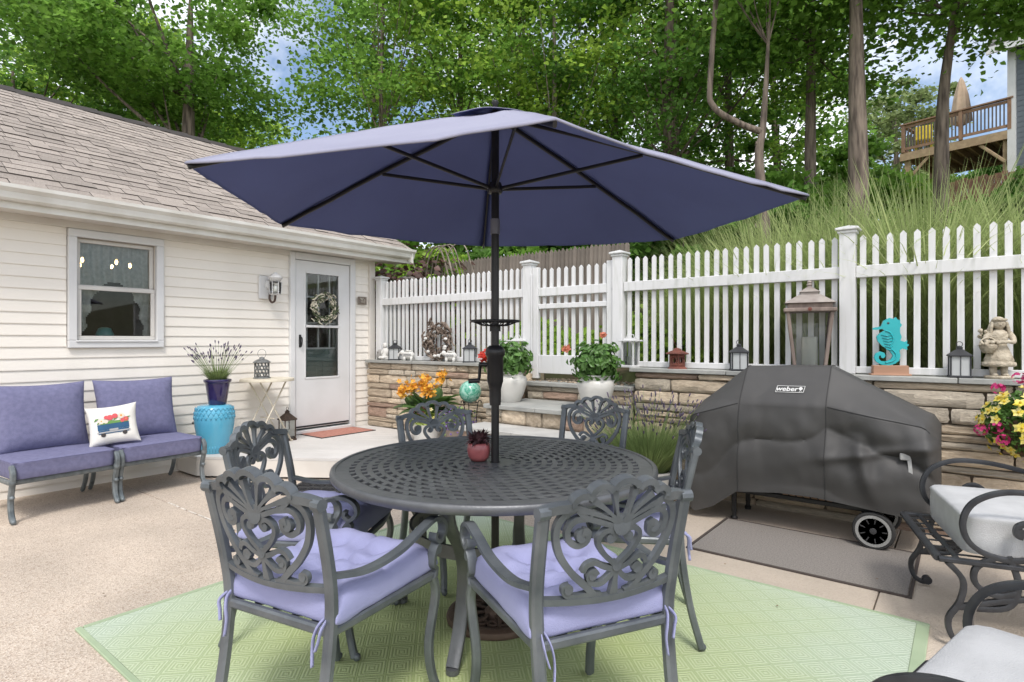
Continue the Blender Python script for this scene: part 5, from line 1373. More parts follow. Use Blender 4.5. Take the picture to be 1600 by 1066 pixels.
def planter(x, y, z, label, fcol, seed, flowers):
    t = thing('flower_planter', label, 'planter', (x, y, z), group='white urn planters on the steps')
    MB().lathe([(.001, 0), (.092, 0), (.10, .01), (.135, .09), (.158, .17), (.162, .215), (.150, .245), (.128, .258), (.125, .272), (.136, .285), (.134, .294), (.115, .294), (.11, .27), (.001, .265)], 36).build('pot', M_glaze, t, smooth=50)
    leafcloud('foliage', shrub_pts(1000, .205, .17, .26, seed), .068, M_leaf_g, t, seed, .12, 'stuff', aspect=.24)
    s_ = MB()
    for k in range(14):
        a = 2 * pi * k / 14; s_.tube([(0, 0, .26), (.06 * math.cos(a), .06 * math.sin(a), .38), (.12 * math.cos(a), .12 * math.sin(a), .47)], .004, 4)
    s_.build('stems', M_leaf_l, t, kind='stuff')
    f = MB(); rn = random.Random(seed)
    for (fx, fy, fz, r) in flowers:
        for q in range(7): flower(f, (fx + rn.uniform(-.025, .025), fy + rn.uniform(-.02, .02), fz + rn.uniform(-.022, .022)), r, 5, Vector((rn.uniform(-1, 1), rn.uniform(-1.4, .2), rn.uniform(.1, 1))))
    f.build('blossoms', mat('blossom_%d' % seed, fcol, tuple(c * .8 for c in fcol), 12, .6, translucent=.25), t, kind='stuff')
    return t
planter(-3.50, 4.44, .71, 'white urn of glossy foliage with red geraniums left on the steps', (.62, .045, .025), 31, [(-.20, -.17, .45, .034), (-.17, -.14, .49, .032), (-.22, -.13, .41, .032)])
planter(-2.555, 4.45, .71, 'white urn of glossy foliage with peach blossoms right on the steps', (.66, .22, .13), 32, [(-.20, -.16, .52, .03), (.06, .02, .64, .024)])
# canna planter
cx, cyy = -4.62, 4.40
cp = thing('canna_planter', 'white tub of orange cannas and yellow flowers on the deck', 'planter', (cx, cyy, .2))
MB().lathe([(.001, 0), (.135, 0), (.142, .01), (.172, .23), (.180, .25), (.176, .262), (.158, .262), (.155, .235), (.001, .23)], 32).build('tub', M_glaze, cp, smooth=50)
rn = random.Random(7); M_canna = mat('canna_leaf', (.10, .20, .045), (.07, .15, .035), 3, .45, translucent=.35)
def bigleaf(m, b, d, L_, w, droop):
    d = d.normalized(); sd = d.cross(Vector((0, 0, 1))).normalized(); n = 6; vs = []; fs = []
    for j in range(n + 1):
        t = j / n; p = b + d * L_ * t - Vector((0, 0, droop * L_ * t * t)); ww = w * math.sin(pi * min(1, .06 + t * .94)) ** .7
        vs += [p - sd * ww + Vector((0, 0, ww * .35)), p, p + sd * ww + Vector((0, 0, ww * .35))]
    for j in range(n):
        for k in range(2): fs.append((j * 3 + k, j * 3 + k + 1, j * 3 + k + 4, j * 3 + k + 3))
    m.add(vs, fs)
for k in range(30):
    m = MB(); a = rn.uniform(0, 2 * pi); e = rn.uniform(.35, 1.5)
    bigleaf(m, Vector((rn.uniform(-.08, .08), rn.uniform(-.08, .08), rn.uniform(.26, .36))), Vector((math.cos(a), math.sin(a), e)), rn.uniform(.30, .46), rn.uniform(.065, .10), rn.uniform(.1, .5))
    m.build('leaf', M_canna, cp, smooth=True)
st_ = MB(); M_or = mat('canna_blossom', (.86, .56, .06), (.80, .32, .05), 40, .5, translucent=.3, island=.2); fo = MB()
for (fx, fy, fz) in ((-.22, -.16, .55), (-.12, -.10, .60), (.0, -.04, .61), (.03, -.02, .55), (.17, .06, .70), (-.02, -.02, .66)):
    st_.tube([(fx * .3, fy * .3, .24), (fx * .8, fy * .8, .45), (fx, fy, fz)], .006, 5)
    for q in range(46): flower(fo, (fx + rn.gauss(0, .034), fy + rn.gauss(0, .03), fz + rn.gauss(0, .042)), rn.uniform(.02, .034), 5, Vector((rn.uniform(-1, 1), rn.uniform(-1, 1), rn.uniform(.2, 1))))
st_.build('stems', M_canna, cp, kind='stuff'); fo.build('canna_blossoms', M_or, cp, kind='stuff')
ye = MB(); ce = MB(); pk_ = MB()
for k in range(46):
    a = rn.uniform(0, 2 * pi); q = rn.uniform(.06, .2); p = Vector((q * math.cos(a), q * math.sin(a), .30 + rn.uniform(-.07, .09)))
    flower(ye, p, rn.uniform(.022, .034), 5, Vector((math.cos(a) * .6, math.sin(a) * .6, .8)), .15)
    ce.ball(p + Vector((math.cos(a) * .004, math.sin(a) * .004, .006)), .005, 6, 4)
for k in range(8): a = rn.uniform(3.5, 5.5); flower(pk_, (.15 * math.cos(a), .15 * math.sin(a), .34 + rn.uniform(-.02, .05)), .03, 5, Vector((math.cos(a), math.sin(a), .6)))
ye.build('petunia_blossoms', mat('pale_yellow_petal', (.78, .70, .22), (.70, .66, .42), 30, .6, translucent=.25), cp, kind='stuff'); ce.build('flower_eyes', mat('flower_eye', (.5, .28, .03), rough=.7), cp, kind='stuff'); pk_.build('pink_blossoms', mat('pink_petal', (.55, .08, .16), rough=.6, translucent=.25), cp, kind='stuff')
leafcloud('foliage', np.array([(.19 * math.cos(a) * q, .19 * math.sin(a) * q, .25 + .10 * (1 - q) + .03 * s) for a, q, s in [(rn.uniform(0, 6.28), rn.uniform(.3, 1.1), rn.uniform(-1, 1)) for _ in range(380)]]), .05, leafmat('chartreuse_leaf', (.30, .36, .06), (.20, .28, .05), .3), cp, 4, .5, 'stuff')
# purple lobelia pot and gazing ball
lb = thing('lobelia_pot', 'low pot of purple trailing flowers below the green gazing ball', 'potted plant', (-4.20, 4.42, .2))
MB().lathe([(.001, 0), (.10, 0), (.13, .16), (.135, .18), (.12, .18), (.001, .165)], 24).build('pot', mat('clay_pot', (.28, .22, .18), rough=.8), lb, smooth=50)
pp = np.array([(rn.gauss(0, .085), rn.gauss(0, .085), .26 + rn.gauss(0, .055)) for _ in range(900)])
leafcloud('blossoms', pp[:520], .022, mat('purple_petal', (.20, .12, .42), (.30, .2, .5), 40, .7, translucent=.25), lb, 6, .3, 'stuff'); leafcloud('foliage', pp[520:], .03, M_leaf_l, lb, 7, .4, 'stuff')
gb = thing('gazing_ball', 'swirled green glass gazing ball on a black wire stand', 'gazing ball', (-4.13, 4.55, .2))
def swirl():
    m = mat('swirl_glass', (.05, .30, .20), (.30, .55, .45), 6, .08, coat=.6, contrast=(.40, .60)); N = m.node_tree.nodes
    for n_ in N:
        if n_.type == 'TEX_NOISE': n_.inputs['Distortion'].default_value = 3.5; n_.inputs['Scale'].default_value = 9
    return m
MB().ball((0, 0, .565), .118, 32, 20).build('ball', swirl(), gb, smooth=True)
m = MB()
for k in range(3):
    a = 2 * pi * k / 3 + .4; m.tube(smoothpts([(.11 * math.cos(a), .11 * math.sin(a), 0), (.07 * math.cos(a), .07 * math.sin(a), .2), (.085 * math.cos(a), .085 * math.sin(a), .44), (.115 * math.cos(a), .115 * math.sin(a), .475), (.125 * math.cos(a), .125 * math.sin(a), .45)], 5), .005, 6)
m.tube([(.075 * math.cos(2 * pi * i / 20), .075 * math.sin(2 * pi * i / 20), .452) for i in range(20)], .005, 6, closed=True); m.build('stand', M_blackmetal, gb, smooth=True)
# big lavender in a white pot right of the steps
lv = thing('lavender_planter', 'large loose lavender bush in a white pot right of the steps', 'potted plant', (-1.98, 4.28, 0))
MB().lathe([(.001, 0), (.15, 0), (.16, .01), (.205, .26), (.215, .275), (.212, .29), (.19, .29), (.185, .265), (.001, .26)], 32).build('pot', M_glaze, lv, smooth=50)
lavender(lv, (0, 0, .27), .24, 3000, .46, .66, 330, 9, 1.0)
# petunia wall planter at the right edge
pt = thing('petunia_planter', 'wall basket of yellow petunias and magenta verbena at the right edge', 'planter', (.27, 4.62, .62))
m = MB(); m.lathe([(.001, 0), (.06, 0), (.12, .10), (.15, .19), (.155, .20), (.14, .20), (.001, .185)], 24); m.build('basket', mat('coir', (.14, .09, .05), (.08, .05, .03), 40, .95, bump=.6), pt, smooth=50)
MB().box((0, .155, .12), (.03, .025, .30)).box((0, .10, .20), (.02, .12, .015)).build('bracket', M_blackmetal, pt)
rn = random.Random(12)
def bush(n, r, zc, sq=.9): 
    out = []
    for _ in range(n):
        v = Vector((rn.gauss(0, 1), rn.gauss(0, 1), rn.gauss(0, 1))).normalized() * r * rn.uniform(.6, 1.05); out.append((v.x, v.y if v.y < .1 else .1, zc + v.z * sq))
    return out
leafcloud('foliage', np.array(bush(1500, .20, .19)), .035, leafmat('petunia_leaf', (.12, .24, .05), (.08, .17, .04), .3), pt, 3, .3, 'stuff', aspect=.3)
ye, ey, mg = MB(), MB(), MB()
for k in range(60):
    v = Vector((rn.gauss(0, 1), -abs(rn.gauss(0, 1)), rn.gauss(.1, .8))).normalized(); p = v * rn.uniform(.19, .225) + Vector((0, 0, .19)); flower(ye, p, rn.uniform(.028, .036), 5, v + Vector((0, 0, .2)), .22); ey.ball(p + v * .006, .007, 6, 4)
for (fx, fy, fz) in ((-.12, -.12, .40), (.03, -.10, .42), (-.02, -.02, .46), (-.20, -.10, .14), (-.13, -.17, .17), (.10, -.15, .32), (-.10, -.19, .10), (.12, -.2, .08)):
    for q in range(26):
        v = Vector((rn.gauss(0, 1), rn.gauss(0, 1), rn.gauss(0, 1))).normalized(); flower(mg, Vector((fx, fy, fz)) + v * .032, .012, 5, v)
ye.build('petunia_blossoms', mat('yellow_petal', (.84, .70, .07), (.80, .72, .30), 30, .6, translucent=.25), pt, kind='stuff'); ey.build('flower_eyes', mat('flower_eye_gold', (.62, .42, .02), rough=.7), pt, kind='stuff'); mg.build('verbena_blossoms', mat('magenta_petal', (.56, .03, .19), (.45, .02, .13), 40, .6, translucent=.2), pt, kind='stuff')
sk = MB(); sk.tube(smoothpts([(-.02, 4.70, 0), (-.04, 4.70, .06), (-.055, 4.69, .12)], 3), [.012, .011, .010, .010, .009, .008, .006], 7)
sk.build('wood_stub', mat('bark_stub', (.20, .15, .11), (.12, .09, .07), 20, .9), None, label='short broken wooden stick standing at the foot of the wall', cat='stick')

# fallen leaves and crumbs on the patio
rn = random.Random(91); P = []
for k in range(34):
    P.append((rn.uniform(-5.6, -.1), rn.uniform(.3, 4.3), .016))
fl_ = link('fallen_leaves', leafcloud('fallen_leaves', np.array(P), .014, mat('dry_leaf', (.24, .17, .10), (.14, .10, .06), 20, .9), None, 5, .93), kind='stuff')
# ------------------------------------------------------------------ covered grill
GX0, GX1 = -1.665, -.125
def lerp_tab(tab, x):
    for (a, b), (c, d) in zip(tab, tab[1:]):
        if a <= x <= c: return b + (d - b) * (x - a) / (c - a)
    return tab[0][1] if x < tab[0][0] else tab[-1][1]
TOP = [(GX0, .76), (-1.60, .84), (-1.27, 1.105), (-1.0, 1.118), (-.72, 1.125), (-.22, .86), (-.16, .83), (GX1, .76)]
HEM = [(GX0, .10), (-1.58, .045), (-1.45, .10), (-1.28, .235), (-1.0, .27), (-.78, .275), (-.66, .265), (-.48, .25), (-.30, .235), (GX1, .25)]
SHO = [(GX0, .72), (-1.58, .76), (-1.27, .86), (-.72, .87), (-.20, .78), (GX1, .70)]
def cover_pt(x, s):
    """s: 0 front hem .. .5 front shoulder .. .7 ridge front .. .8 ridge back .. 1 rear hem"""
    tz, hz, sz = lerp_tab(TOP, x), lerp_tab(HEM, x), min(lerp_tab(SHO, x), lerp_tab(TOP, x) - .02)
    edge = min((x - GX0), (GX1 - x)); rnd = .10 * max(0, 1 - edge / .07) ** 2
    yf = 4.235 + rnd; yb = 4.73 - rnd * .6
    if s <= .5:
        t = s / .5; y = yf - .03 * (1 - t) ** 2 - .015 * math.sin(pi * t); z = hz + (sz - hz) * t
    elif s <= .7:
        t = (s - .5) / .2; y = yf + .20 * t; z = sz + (tz - sz) * (t ** .9)
    elif s <= .82:
        t = (s - .7) / .12; y = yf + .20 + .14 * t; z = tz + .008 * math.sin(pi * t)
    else:
        t = (s - .82) / .18; y = yf + .34 + (yb - yf - .34) * min(1, t * 2.2); z = tz + (.25 - tz) * t ** 1.4
    # drape folds: slack swags on the front face, deeper on the right
    if s < .62:
        f = math.sin(pi * min(1, s / .62))
        w = .75 + .9 * max(0, (x + .95) / .8)
        q = (z * 7.5 + (x + .72) * (5.5 if x > -.72 else -3.2)) + 1.6 * noise.noise(Vector((x * 2.2, z * 2.2, 3)))
        y += w * f * (.022 * (1 - 2 * abs(math.sin(q * 1.1)) ** .7) + .020 * noise.noise(Vector((x * 5, z * 4, 1))) + .010 * noise.noise(Vector((x * 13, z * 9, 5))))
        y -= .045 * math.exp(-((x + .50 + .25 * (z - .5)) / .045) ** 2) * f * (1 if z < .62 else max(0, 1 - (z - .62) / .1))    # vertical tuck on the right
        y -= .028 * math.exp(-((z - .60 - .22 * (x + .45)) / .03) ** 2) * max(0, min(1, (x + .85) / .25))          # long horizontal fold
    else:
        z += .007 * noise.noise(Vector((x * 5, y * 7, 2)))
    return Vector((x, y, z))
gr_ = thing('covered_grill', 'barbecue grill under a dark grey fitted fabric cover', 'grill', (-.9, 4.45, 0))
GO = Vector((-.9, 4.45, 0))
M_cover = mat('grill_cover', (.060, .058, .056), (.048, .047, .046), 3, .58, bump=.12, bscale=300, spec=.45)
m = MB(); nx_, ns = 130, 84; vs = []; fs = []
for i in range(nx_ + 1):
    for j in range(ns + 1): vs.append(cover_pt(GX0 + (GX1 - GX0) * i / nx_, j / ns) - GO)
for i in range(nx_):
    for j in range(ns): fs.append((i * (ns + 1) + j, (i + 1) * (ns + 1) + j, (i + 1) * (ns + 1) + j + 1, i * (ns + 1) + j + 1))
for i, rev in ((0, 1), (nx_, 0)):
    a = [i * (ns + 1) + j for j in range(ns + 1)]; fs.append(tuple(a if rev else a[::-1]))
co = m.add(vs, fs).build('cover', M_cover, gr_, smooth=55)
sm_ = mat('cover_seam', (.035, .035, .035), rough=.8)
for x in (-1.27, -.72):
    MB().tube([cover_pt(x, j / 60) - GO + Vector((0, -.0015, .001)) for j in range(0, 50)], .0028, 5).build('seam', sm_, co)
for (xa, xb, s_) in ((-1.64, -1.28, .5), (-.71, -.17, .5)):
    MB().tube([cover_pt(xa + (xb - xa) * j / 24, s_) - GO + Vector((0, -.0015, .0015)) for j in range(25)], .0026, 5).build('seam', sm_, co)
# logo on the hood slope
M_logo = mat('logo_white', (.72, .72, .70), rough=.6)
lp = cover_pt(-.95, .572); ln = (cover_pt(-.94, .572) - lp).cross(cover_pt(-.95, .59) - lp).normalized()
if ln.y > 0: ln = -ln
tx = Vector((1, 0, 0)); tx = (cover_pt(-.90, .585) - cover_pt(-1.0, .585)).normalized(); tyv = ln.cross(tx).normalized()
if tyv.z < 0: tyv = -tyv
LM = Matrix((tx, tyv, tx.cross(tyv))).transposed().to_4x4(); LM = LM @ Matrix.Scale(.72, 4); LM.translation = lp - GO + ln * .006
lm = text_mesh('weber', .075, .0008, .0012); lm.materials.append(M_logo)
for v in lm.vertices: v.co.x = v.co.x * 1.0 - .025 + v.co.y * .12
lo = link('logo_lettering', lm, co); lo.matrix_local = LM
m = MB(); fr_ = [(-.125, -.037), (.118, -.037), (.128, .037), (-.115, .037)]
for k in range(4): a, b = fr_[k], fr_[(k + 1) % 4]; m.bar([(*a, 0), (*b, 0)], .004, .002)
o = m.build('logo_frame', M_logo, co); o.matrix_local = LM
m = MB(); m.slab(circ(.093, .008, .017, 14), -.0005, .0008); m.slab([(.082, -.028), (.086, -.028), (.095, -.01), (.091, -.01)], -.0005, .0008); m.slab([(.100, -.028), (.104, -.028), (.096, -.01), (.092, -.01)], -.0005, .0008); m.slab([(.089, .024), (.097, .024), (.097, .029), (.089, .029)], -.0005, .0008)
o = m.build('logo_kettle', M_logo, co); o.matrix_local = LM
# strap and buckle
M_strap = mat('grey_strap', (.42, .42, .41), (.34, .34, .33), 20, .5)
bp_ = cover_pt(-.27, .30) - GO
MB().box(bp_ + Vector((-.02, -.022, .03)), (.055, .014, .045), rz=.2, ch=.005).build('buckle', M_strap, co)
MB().sweep(smoothpts([bp_ + Vector((0, -.02, .02)), bp_ + Vector((.008, -.035, -.06)), bp_ + Vector((.012, -.04, -.16)), bp_ + Vector((.012, -.04, -.24))], 5), [(-.010, -.001), (.010, -.001), (.010, .001), (-.010, .001)], up=(0, 1, 0)).build('strap', M_strap, co)
# frame under the cover
m = MB()
for y in (4.31, 4.66): m.bar([(-1.36 + .9, y - 4.45, .225), (-.45 + .9, y - 4.45, .225)], .03, .035)
for x in (-1.33, -.43): m.bar([(x + .9, -.14, .23), (x + .9, .21, .23)], .03, .03)
m.build('frame', M_blackmetal, gr_)
for x, y in ((-1.33, 4.32), (-1.33, 4.66)): MB().bar([(x + .9, y - 4.45, .06), (x + .9, y - 4.45, .60)], .032, .032, up=(1, 0, 0)).lathe([(.001, 0), (.024, 0), (.026, .02), (.016, .03), (.016, .07), (.001, .07)], 12, (x + .9, y - 4.45, 0)).build('leg', M_blackmetal, gr_, smooth=40)
for k in range(9): MB().box((-.20 + .045 * k + .12, .02, .245), (.036, .34, .012), ch=.002).build('shelf_slat', mat('teak_slat', (.25, .16, .10), (.18, .11, .07), 20, .7) if 'teak_slat' not in MATS else MATS['teak_slat'], gr_)
def wheel(y):
    T_ = Matrix.Translation((-.455 + .9, y - 4.45, .118)) @ Matrix.Rotation(R(90), 4, 'X')
    w_ = MB().lathe([(.080, -.024), (.108, -.024), (.116, -.016), (.118, 0), (.116, .016), (.108, .024), (.080, .024), (.080, -.024)], 36, M=T_).build('wheel', mat('tyre_rubber', (.03, .03, .03), rough=.8) if 'tyre_rubber' not in MATS else MATS['tyre_rubber'], gr_, smooth=40)
    MB().lathe([(.080, .020), (.097, .020), (.097, .0262), (.080, .0262), (.080, .020)], 36, M=T_).build('whitewall', mat('whitewall', (.32, .32, .31), (.26, .26, .25), 20, .7) if 'whitewall' not in MATS else MATS['whitewall'], w_)
    h = MB().lathe([(.001, -.015), (.078, -.015), (.078, .010), (.001, .010)], 30, M=T_); h.lathe([(.001, .01), (.022, .01), (.018, .026), (.001, .028)], 16, M=T_)
    for q in range(9):
        a = 2 * pi * q / 9; h.bar([(.018 * math.cos(a), .018 * math.sin(a), .014), (.074 * math.cos(a), .074 * math.sin(a), .016)], .010, .010, M=T_)
    h.build('hub', mat('hub_plastic', (.045, .045, .047), rough=.5) if 'hub_plastic' not in MATS else MATS['hub_plastic'], w_, smooth=35)
wheel(4.235); wheel(4.66)
# ------------------------------------------------------------------ wrought iron armchairs at the right
M_wi = mat('wrought_iron', (.055, .058, .065), (.035, .037, .042), 16, .36, metal=.4, bump=.06)
M_lin = mat('pale_linen', (.52, .525, .53), (.46, .465, .47), 12, .9, bump=.25, bscale=240, spec=.2)
def iron_chair():
    t = thing('iron_armchair', '', 'armchair', group='wrought iron armchairs with pale cushions')
    W = .35; f = MB()
    for (a, b) in (((-W, .33), (W, .33)), ((-W, -.33), (W, -.33)), ((-W, -.33), (-W, .33)), ((W, -.33), (W, .33))): f.bar([(*a, .37), (*b, .37)], .034, .022)
    for k in range(7): f.bar([(-.27 + .09 * k, -.33, .372), (-.27 + .09 * k, .33, .372)], .018, .006)
    f.bar([(-W, .26, .372), (W, .26, .372)], .022, .012)
    f.build('seat_frame', M_wi, t, smooth=35)
    for s in (-1, 1):
        x = s * W; side = lambda P, n=6: smoothpts([(x, a, b) for a, b in P], n)
        pr = [(-.011, -.009), (0, -.012), (.011, -.009), (.011, .009), (0, .012), (-.011, .009)]
        a = MB().sweep(side([(-.36, .60), (-.22, .635), (-.05, .672), (.10, .675), (.205, .625), (.245, .54), (.225, .455), (.15, .405), (.05, .40), (-.02, .445), (-.03, .515), (.015, .555), (.06, .54), (.065, .505), (.045, .497)]), pr, up=(1, 0, 0))
        a.tube([(x - .012, .052, .515), (x + .012, .052, .515)], .017, 12); a.build('arm', M_wi, t, smooth=40)
        l = MB().sweep(side([(.30, .36), (.245, .29), (.255, .20), (.295, .12), (.285, .05), (.245, .02), (.215, .035)]), pr, up=(1, 0, 0))
        l.tube([(x - .014, .225, .032), (x + .014, .225, .032)], .022, 12); l.build('leg', M_wi, t, smooth=40)
        l = MB().sweep(side([(-.30, .36), (-.28, .25), (-.31, .12), (-.36, .03), (-.385, .045)]), pr, up=(1, 0, 0)); l.build('leg', M_wi, t, smooth=40)
        b = MB().sweep(side([(.13, .405), (.20, .35), (.20, .28), (.13, .245), (.06, .27)]), pr, up=(1, 0, 0)); b.sweep(side([(.09, .41), (.06, .30), (.10, .20), (.26, .175)]), pr, up=(1, 0, 0)); b.sweep(side([(.26, .175), (.0, .25), (-.28, .22)]), pr, up=(1, 0, 0)); b.build('brace', M_wi, t, smooth=40)
    bk_ = MB()
    for s in (-1, 1): bk_.bar(smoothpts([(s * W, -.33, .37), (s * W, -.37, .62), (s * (W - .03), -.46, .92)], 5), .024, .022, up=(1, 0, 0))
    bk_.bar(smoothpts([(-W + .03, -.46, .92), (0, -.475, .98), (W - .03, -.46, .92)], 6), .022, .022)
    for k in range(5): bk_.bar([(-.2 + .1 * k, -.335, .38), (-.2 + .1 * k, -.455, .93)], .014, .012, up=(1, 0, 0))
    bk_.build('back_frame', M_wi, t, smooth=40)
    vs, fs = box_cushion(.60, .58, .165, crown=.02)
    MB().add([(x, y - .06, z + .47) for x, y, z in vs], fs).build('seat_cushion', M_lin, t, smooth=50)
    vs, fs = pillow(.60, .52, .17, pinch=.05); MB().add(vs, fs, Matrix.Translation((0, -.335, .80)) @ Matrix.Rotation(R(13), 4, 'X') @ Matrix.Rotation(pi, 4, 'Z')).build('back_cushion', M_lin, t, smooth=True)
    return t
i0 = iron_chair(); i0['label'] = 'wrought iron scroll armchair with pale grey cushion beside the grill'
i0.location = (.14, 3.50, .0); i0.rotation_euler = (0, 0, R(104.3))
i1 = copy_tree(i0); i1['label'] = 'wrought iron scroll armchair in the bottom right corner, mostly out of frame'
i1.location = (.155, 1.63, 0); i1.rotation_euler = (0, 0, R(75.5))
# ------------------------------------------------------------------ ornamental grass behind the fence
M_misc = leafmat('miscanthus', (.50, .56, .26), (.36, .45, .17), .45, .6, .35)
def grass_mesh(seed, n, L, name='blades'):
    rn = random.Random(seed)
    def f(k):
        a = rn.uniform(0, 2 * pi); q = math.sqrt(rn.random()); e = .05 + .30 * q + rn.uniform(0, .08)
        return (Vector((math.cos(a) * q * .34, math.sin(a) * q * .34, 0)), Vector((math.cos(a) * e, math.sin(a) * e, 1)), rn.uniform(.45, 1.08) * L, rn.uniform(.1, .7), rn.uniform(.005, .011))
    return blades(n, f, M_misc, name, None, 6)
GMS = [grass_mesh(50 + k, 2600, 1.9) for k in range(3)]
rn = random.Random(77)
gpos = [(-2.1, 6.3, .8), (-1.5, 6.05, .92), (-.9, 6.2, 1.0), (-.25, 6.05, 1.0), (.4, 6.15, .92), (1.05, 6.05, .85), (1.7, 6.15, .85), (-1.2, 6.7, .95), (-.3, 6.7, .98), (.6, 6.8, .95), (1.5, 6.7, .9), (2.4, 6.3, .85)]
gl = ['tall ornamental grass clump behind the fence, just right of the gate', 'ornamental grass clump behind the fence above the rust red pagoda lantern', 'ornamental grass clump behind the fence post by the large lantern', 'ornamental grass clump directly behind the teal seahorse', 'ornamental grass clump behind the girl statue', 'ornamental grass clump at the right edge of the photo behind the pickets', 'ornamental grass clump past the right edge pickets, front row', 'rear ornamental grass clump between the thickest trunk and the umbrella tip', 'rear ornamental grass clump at the foot of the thickest trunk', 'rear ornamental grass clump at the foot of the leaning trunk', 'rear ornamental grass clump below the neighbour deck', 'rear ornamental grass clump at the right edge under the slate house']
for k, (x, y, s) in enumerate(gpos):
    t = thing('miscanthus_clump', gl[k] if k < len(gl) else 'tall ornamental grass clump in the rear rows up the bank', 'plant clump', (x, y, terr(x, y)), rz=rn.uniform(0, 6), group='ornamental grass clumps behind the fence')
    link('blades', GMS[k % 3], t, scale=(s, s, s * rn.uniform(.92, 1.08)))
fill = [(-2.05, 'low grass tuft right behind the pickets beside the white lantern'), (-1.6, 'low grass tuft right behind the pickets near the pagoda lantern'), (-1.1, 'low grass tuft right behind the pickets left of the large lantern'), (-.5, 'low grass tuft right behind the pickets by the seahorse'), (-.1, 'low grass tuft right behind the pickets at the charcoal lantern by the statue'), (.35, 'low grass tuft right behind the pickets at the girl statue'), (.85, 'low grass tuft right behind the pickets at the right edge')]
for k, (x, lb2) in enumerate(fill):
    t = thing('miscanthus_clump', lb2, 'plant clump', (x, 5.74, terr(x, 5.74) - .03), rz=k * 1.3, group='ornamental grass clumps behind the fence')
    link('blades', GMS[k % 3], t, scale=(.5, .5, .66))
# ------------------------------------------------------------------ weathered stockade fence up the bank
M_pale = mat('weathered_pale', (.23, .195, .165), (.14, .115, .095), 8, .9, bump=.4, stretch=(3, 3, .4), objrand=.2)
sf = thing('stockade_fence', 'weathered grey wooden stockade fence on the bank behind the gate', 'fence', (-6, 8.2, 0))
pm_ = MB().prism([(-.037, 0), (.037, 0), (.037, 1.66), (0, 1.72), (-.037, 1.66)], -.012, .012).mesh('pale', M_pale)
x = -11.5; k = 0
while x < -4.1:
    link('pale', pm_, sf, (x + 6, rn.uniform(-.006, .006), 1.14 + rn.uniform(-.012, .012))); x += .079; k += 1
for z in (1.35, 2.35): MB().box((-1.8, .04, z), (7.4, .04, .08)).build('rail', M_pale, sf)
# ------------------------------------------------------------------ trees
M_bark = mat('bark', (.25, .20, .16), (.075, .058, .047), 16, .95, bump=.9, bscale=22, stretch=(1, 1, .14))
M_bark_p = mat('pale_bark', (.34, .29, .24), (.14, .115, .09), 16, .9, bump=.6, bscale=22, stretch=(1, 1, .3))
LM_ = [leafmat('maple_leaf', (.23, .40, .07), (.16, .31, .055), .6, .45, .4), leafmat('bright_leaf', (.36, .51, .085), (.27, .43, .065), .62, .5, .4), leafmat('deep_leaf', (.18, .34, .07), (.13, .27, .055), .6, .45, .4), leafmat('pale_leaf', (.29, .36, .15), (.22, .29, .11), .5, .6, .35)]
def crown_points(rg, c, rad, ncl, nleaf, cr, fill=.45):
    """leaf positions: flattened sprays spread through an uneven ellipsoid"""
    d = rg.normal(size=(ncl, 3)); d /= np.linalg.norm(d, axis=1)[:, None]
    rr = rg.uniform(fill, 1.0, ncl) ** .7 * (1 + .22 * rg.normal(size=ncl) * .5)
    cc = d * rr[:, None] * np.array(rad) + np.array(c)
    per = rg.multinomial(nleaf, np.ones(ncl) / ncl); P = []
    for k in range(ncl):
        s = cr * rg.uniform(.6, 1.25); q = rg.normal(size=(per[k], 3)) * np.array([s, s, s * .34]) * .62
        out = d[k].copy(); q[:, 2] -= (np.hypot(q[:, 0], q[:, 1]) ** 2) * .25
        P.append(cc[k] + q)
    return np.concatenate(P), cc
def tree(label, base, h, r, crown, ncl, nleaf, leaf, lm, seed, lean=(0, 0), bark=None, path=None, group='trees on the wooded bank', cr=.75, nbr=12, extra=None, up=.62, bst=.4):
    rg = np.random.default_rng(seed); rn_ = random.Random(seed)
    t = thing('tree', label, 'tree', base, group=group)
    tr = MB()
    P = path or [(0, 0, -.4), (lean[0] * .15, lean[1] * .15, h * .25), (lean[0] * .45 + rn_.uniform(-.15, .15), lean[1] * .45, h * .55), (lean[0], lean[1], h)]
    S = smoothpts(P, 6); n = len(S)
    tr.tube(S, [r * (1.18 if i == 0 else 1) * (1 - .88 * (i / (n - 1)) ** 1.6) for i in range(n)], 12)
    pts, cc = crown_points(rg, (S[-1].x * .8 + crown[0], S[-1].y * .8 + crown[1], crown[2]), crown[3:6], ncl, int(nleaf * 1.45), cr)
    idx = rg.permutation(len(cc))[:nbr]
    for q in idx:
        e = Vector(cc[q]); s0_ = S[min(n - 1, max(int(n * bst), int(n * min(1, max(.3, (e.z - 1.2) / h)) * .8)))]
        mid = s0_.lerp(e, .5) + Vector((0, 0, -.25 + .1 * rn_.random()))
        tr.tube(smoothpts([s0_, mid, e], 4), [max(.008, r * .20 * (1 - .9 * i / 8)) for i in range(9)], 6)
    if extra: extra(tr)
    tr.build('trunk', bark or M_bark, t, smooth=60)
    leafcloud('crown', pts, leaf * .70, LM_[lm], t, seed, up, None, aspect=.5, jitter=.4)
    return t
def at(px, D):
    k = (px - 800) / 905; C_, S_ = math.cos(R(38.1)), math.sin(R(38.1)); x, y = k * D * C_ - D * S_, k * D * S_ + D * C_
    return (x, y, terr(x, y))
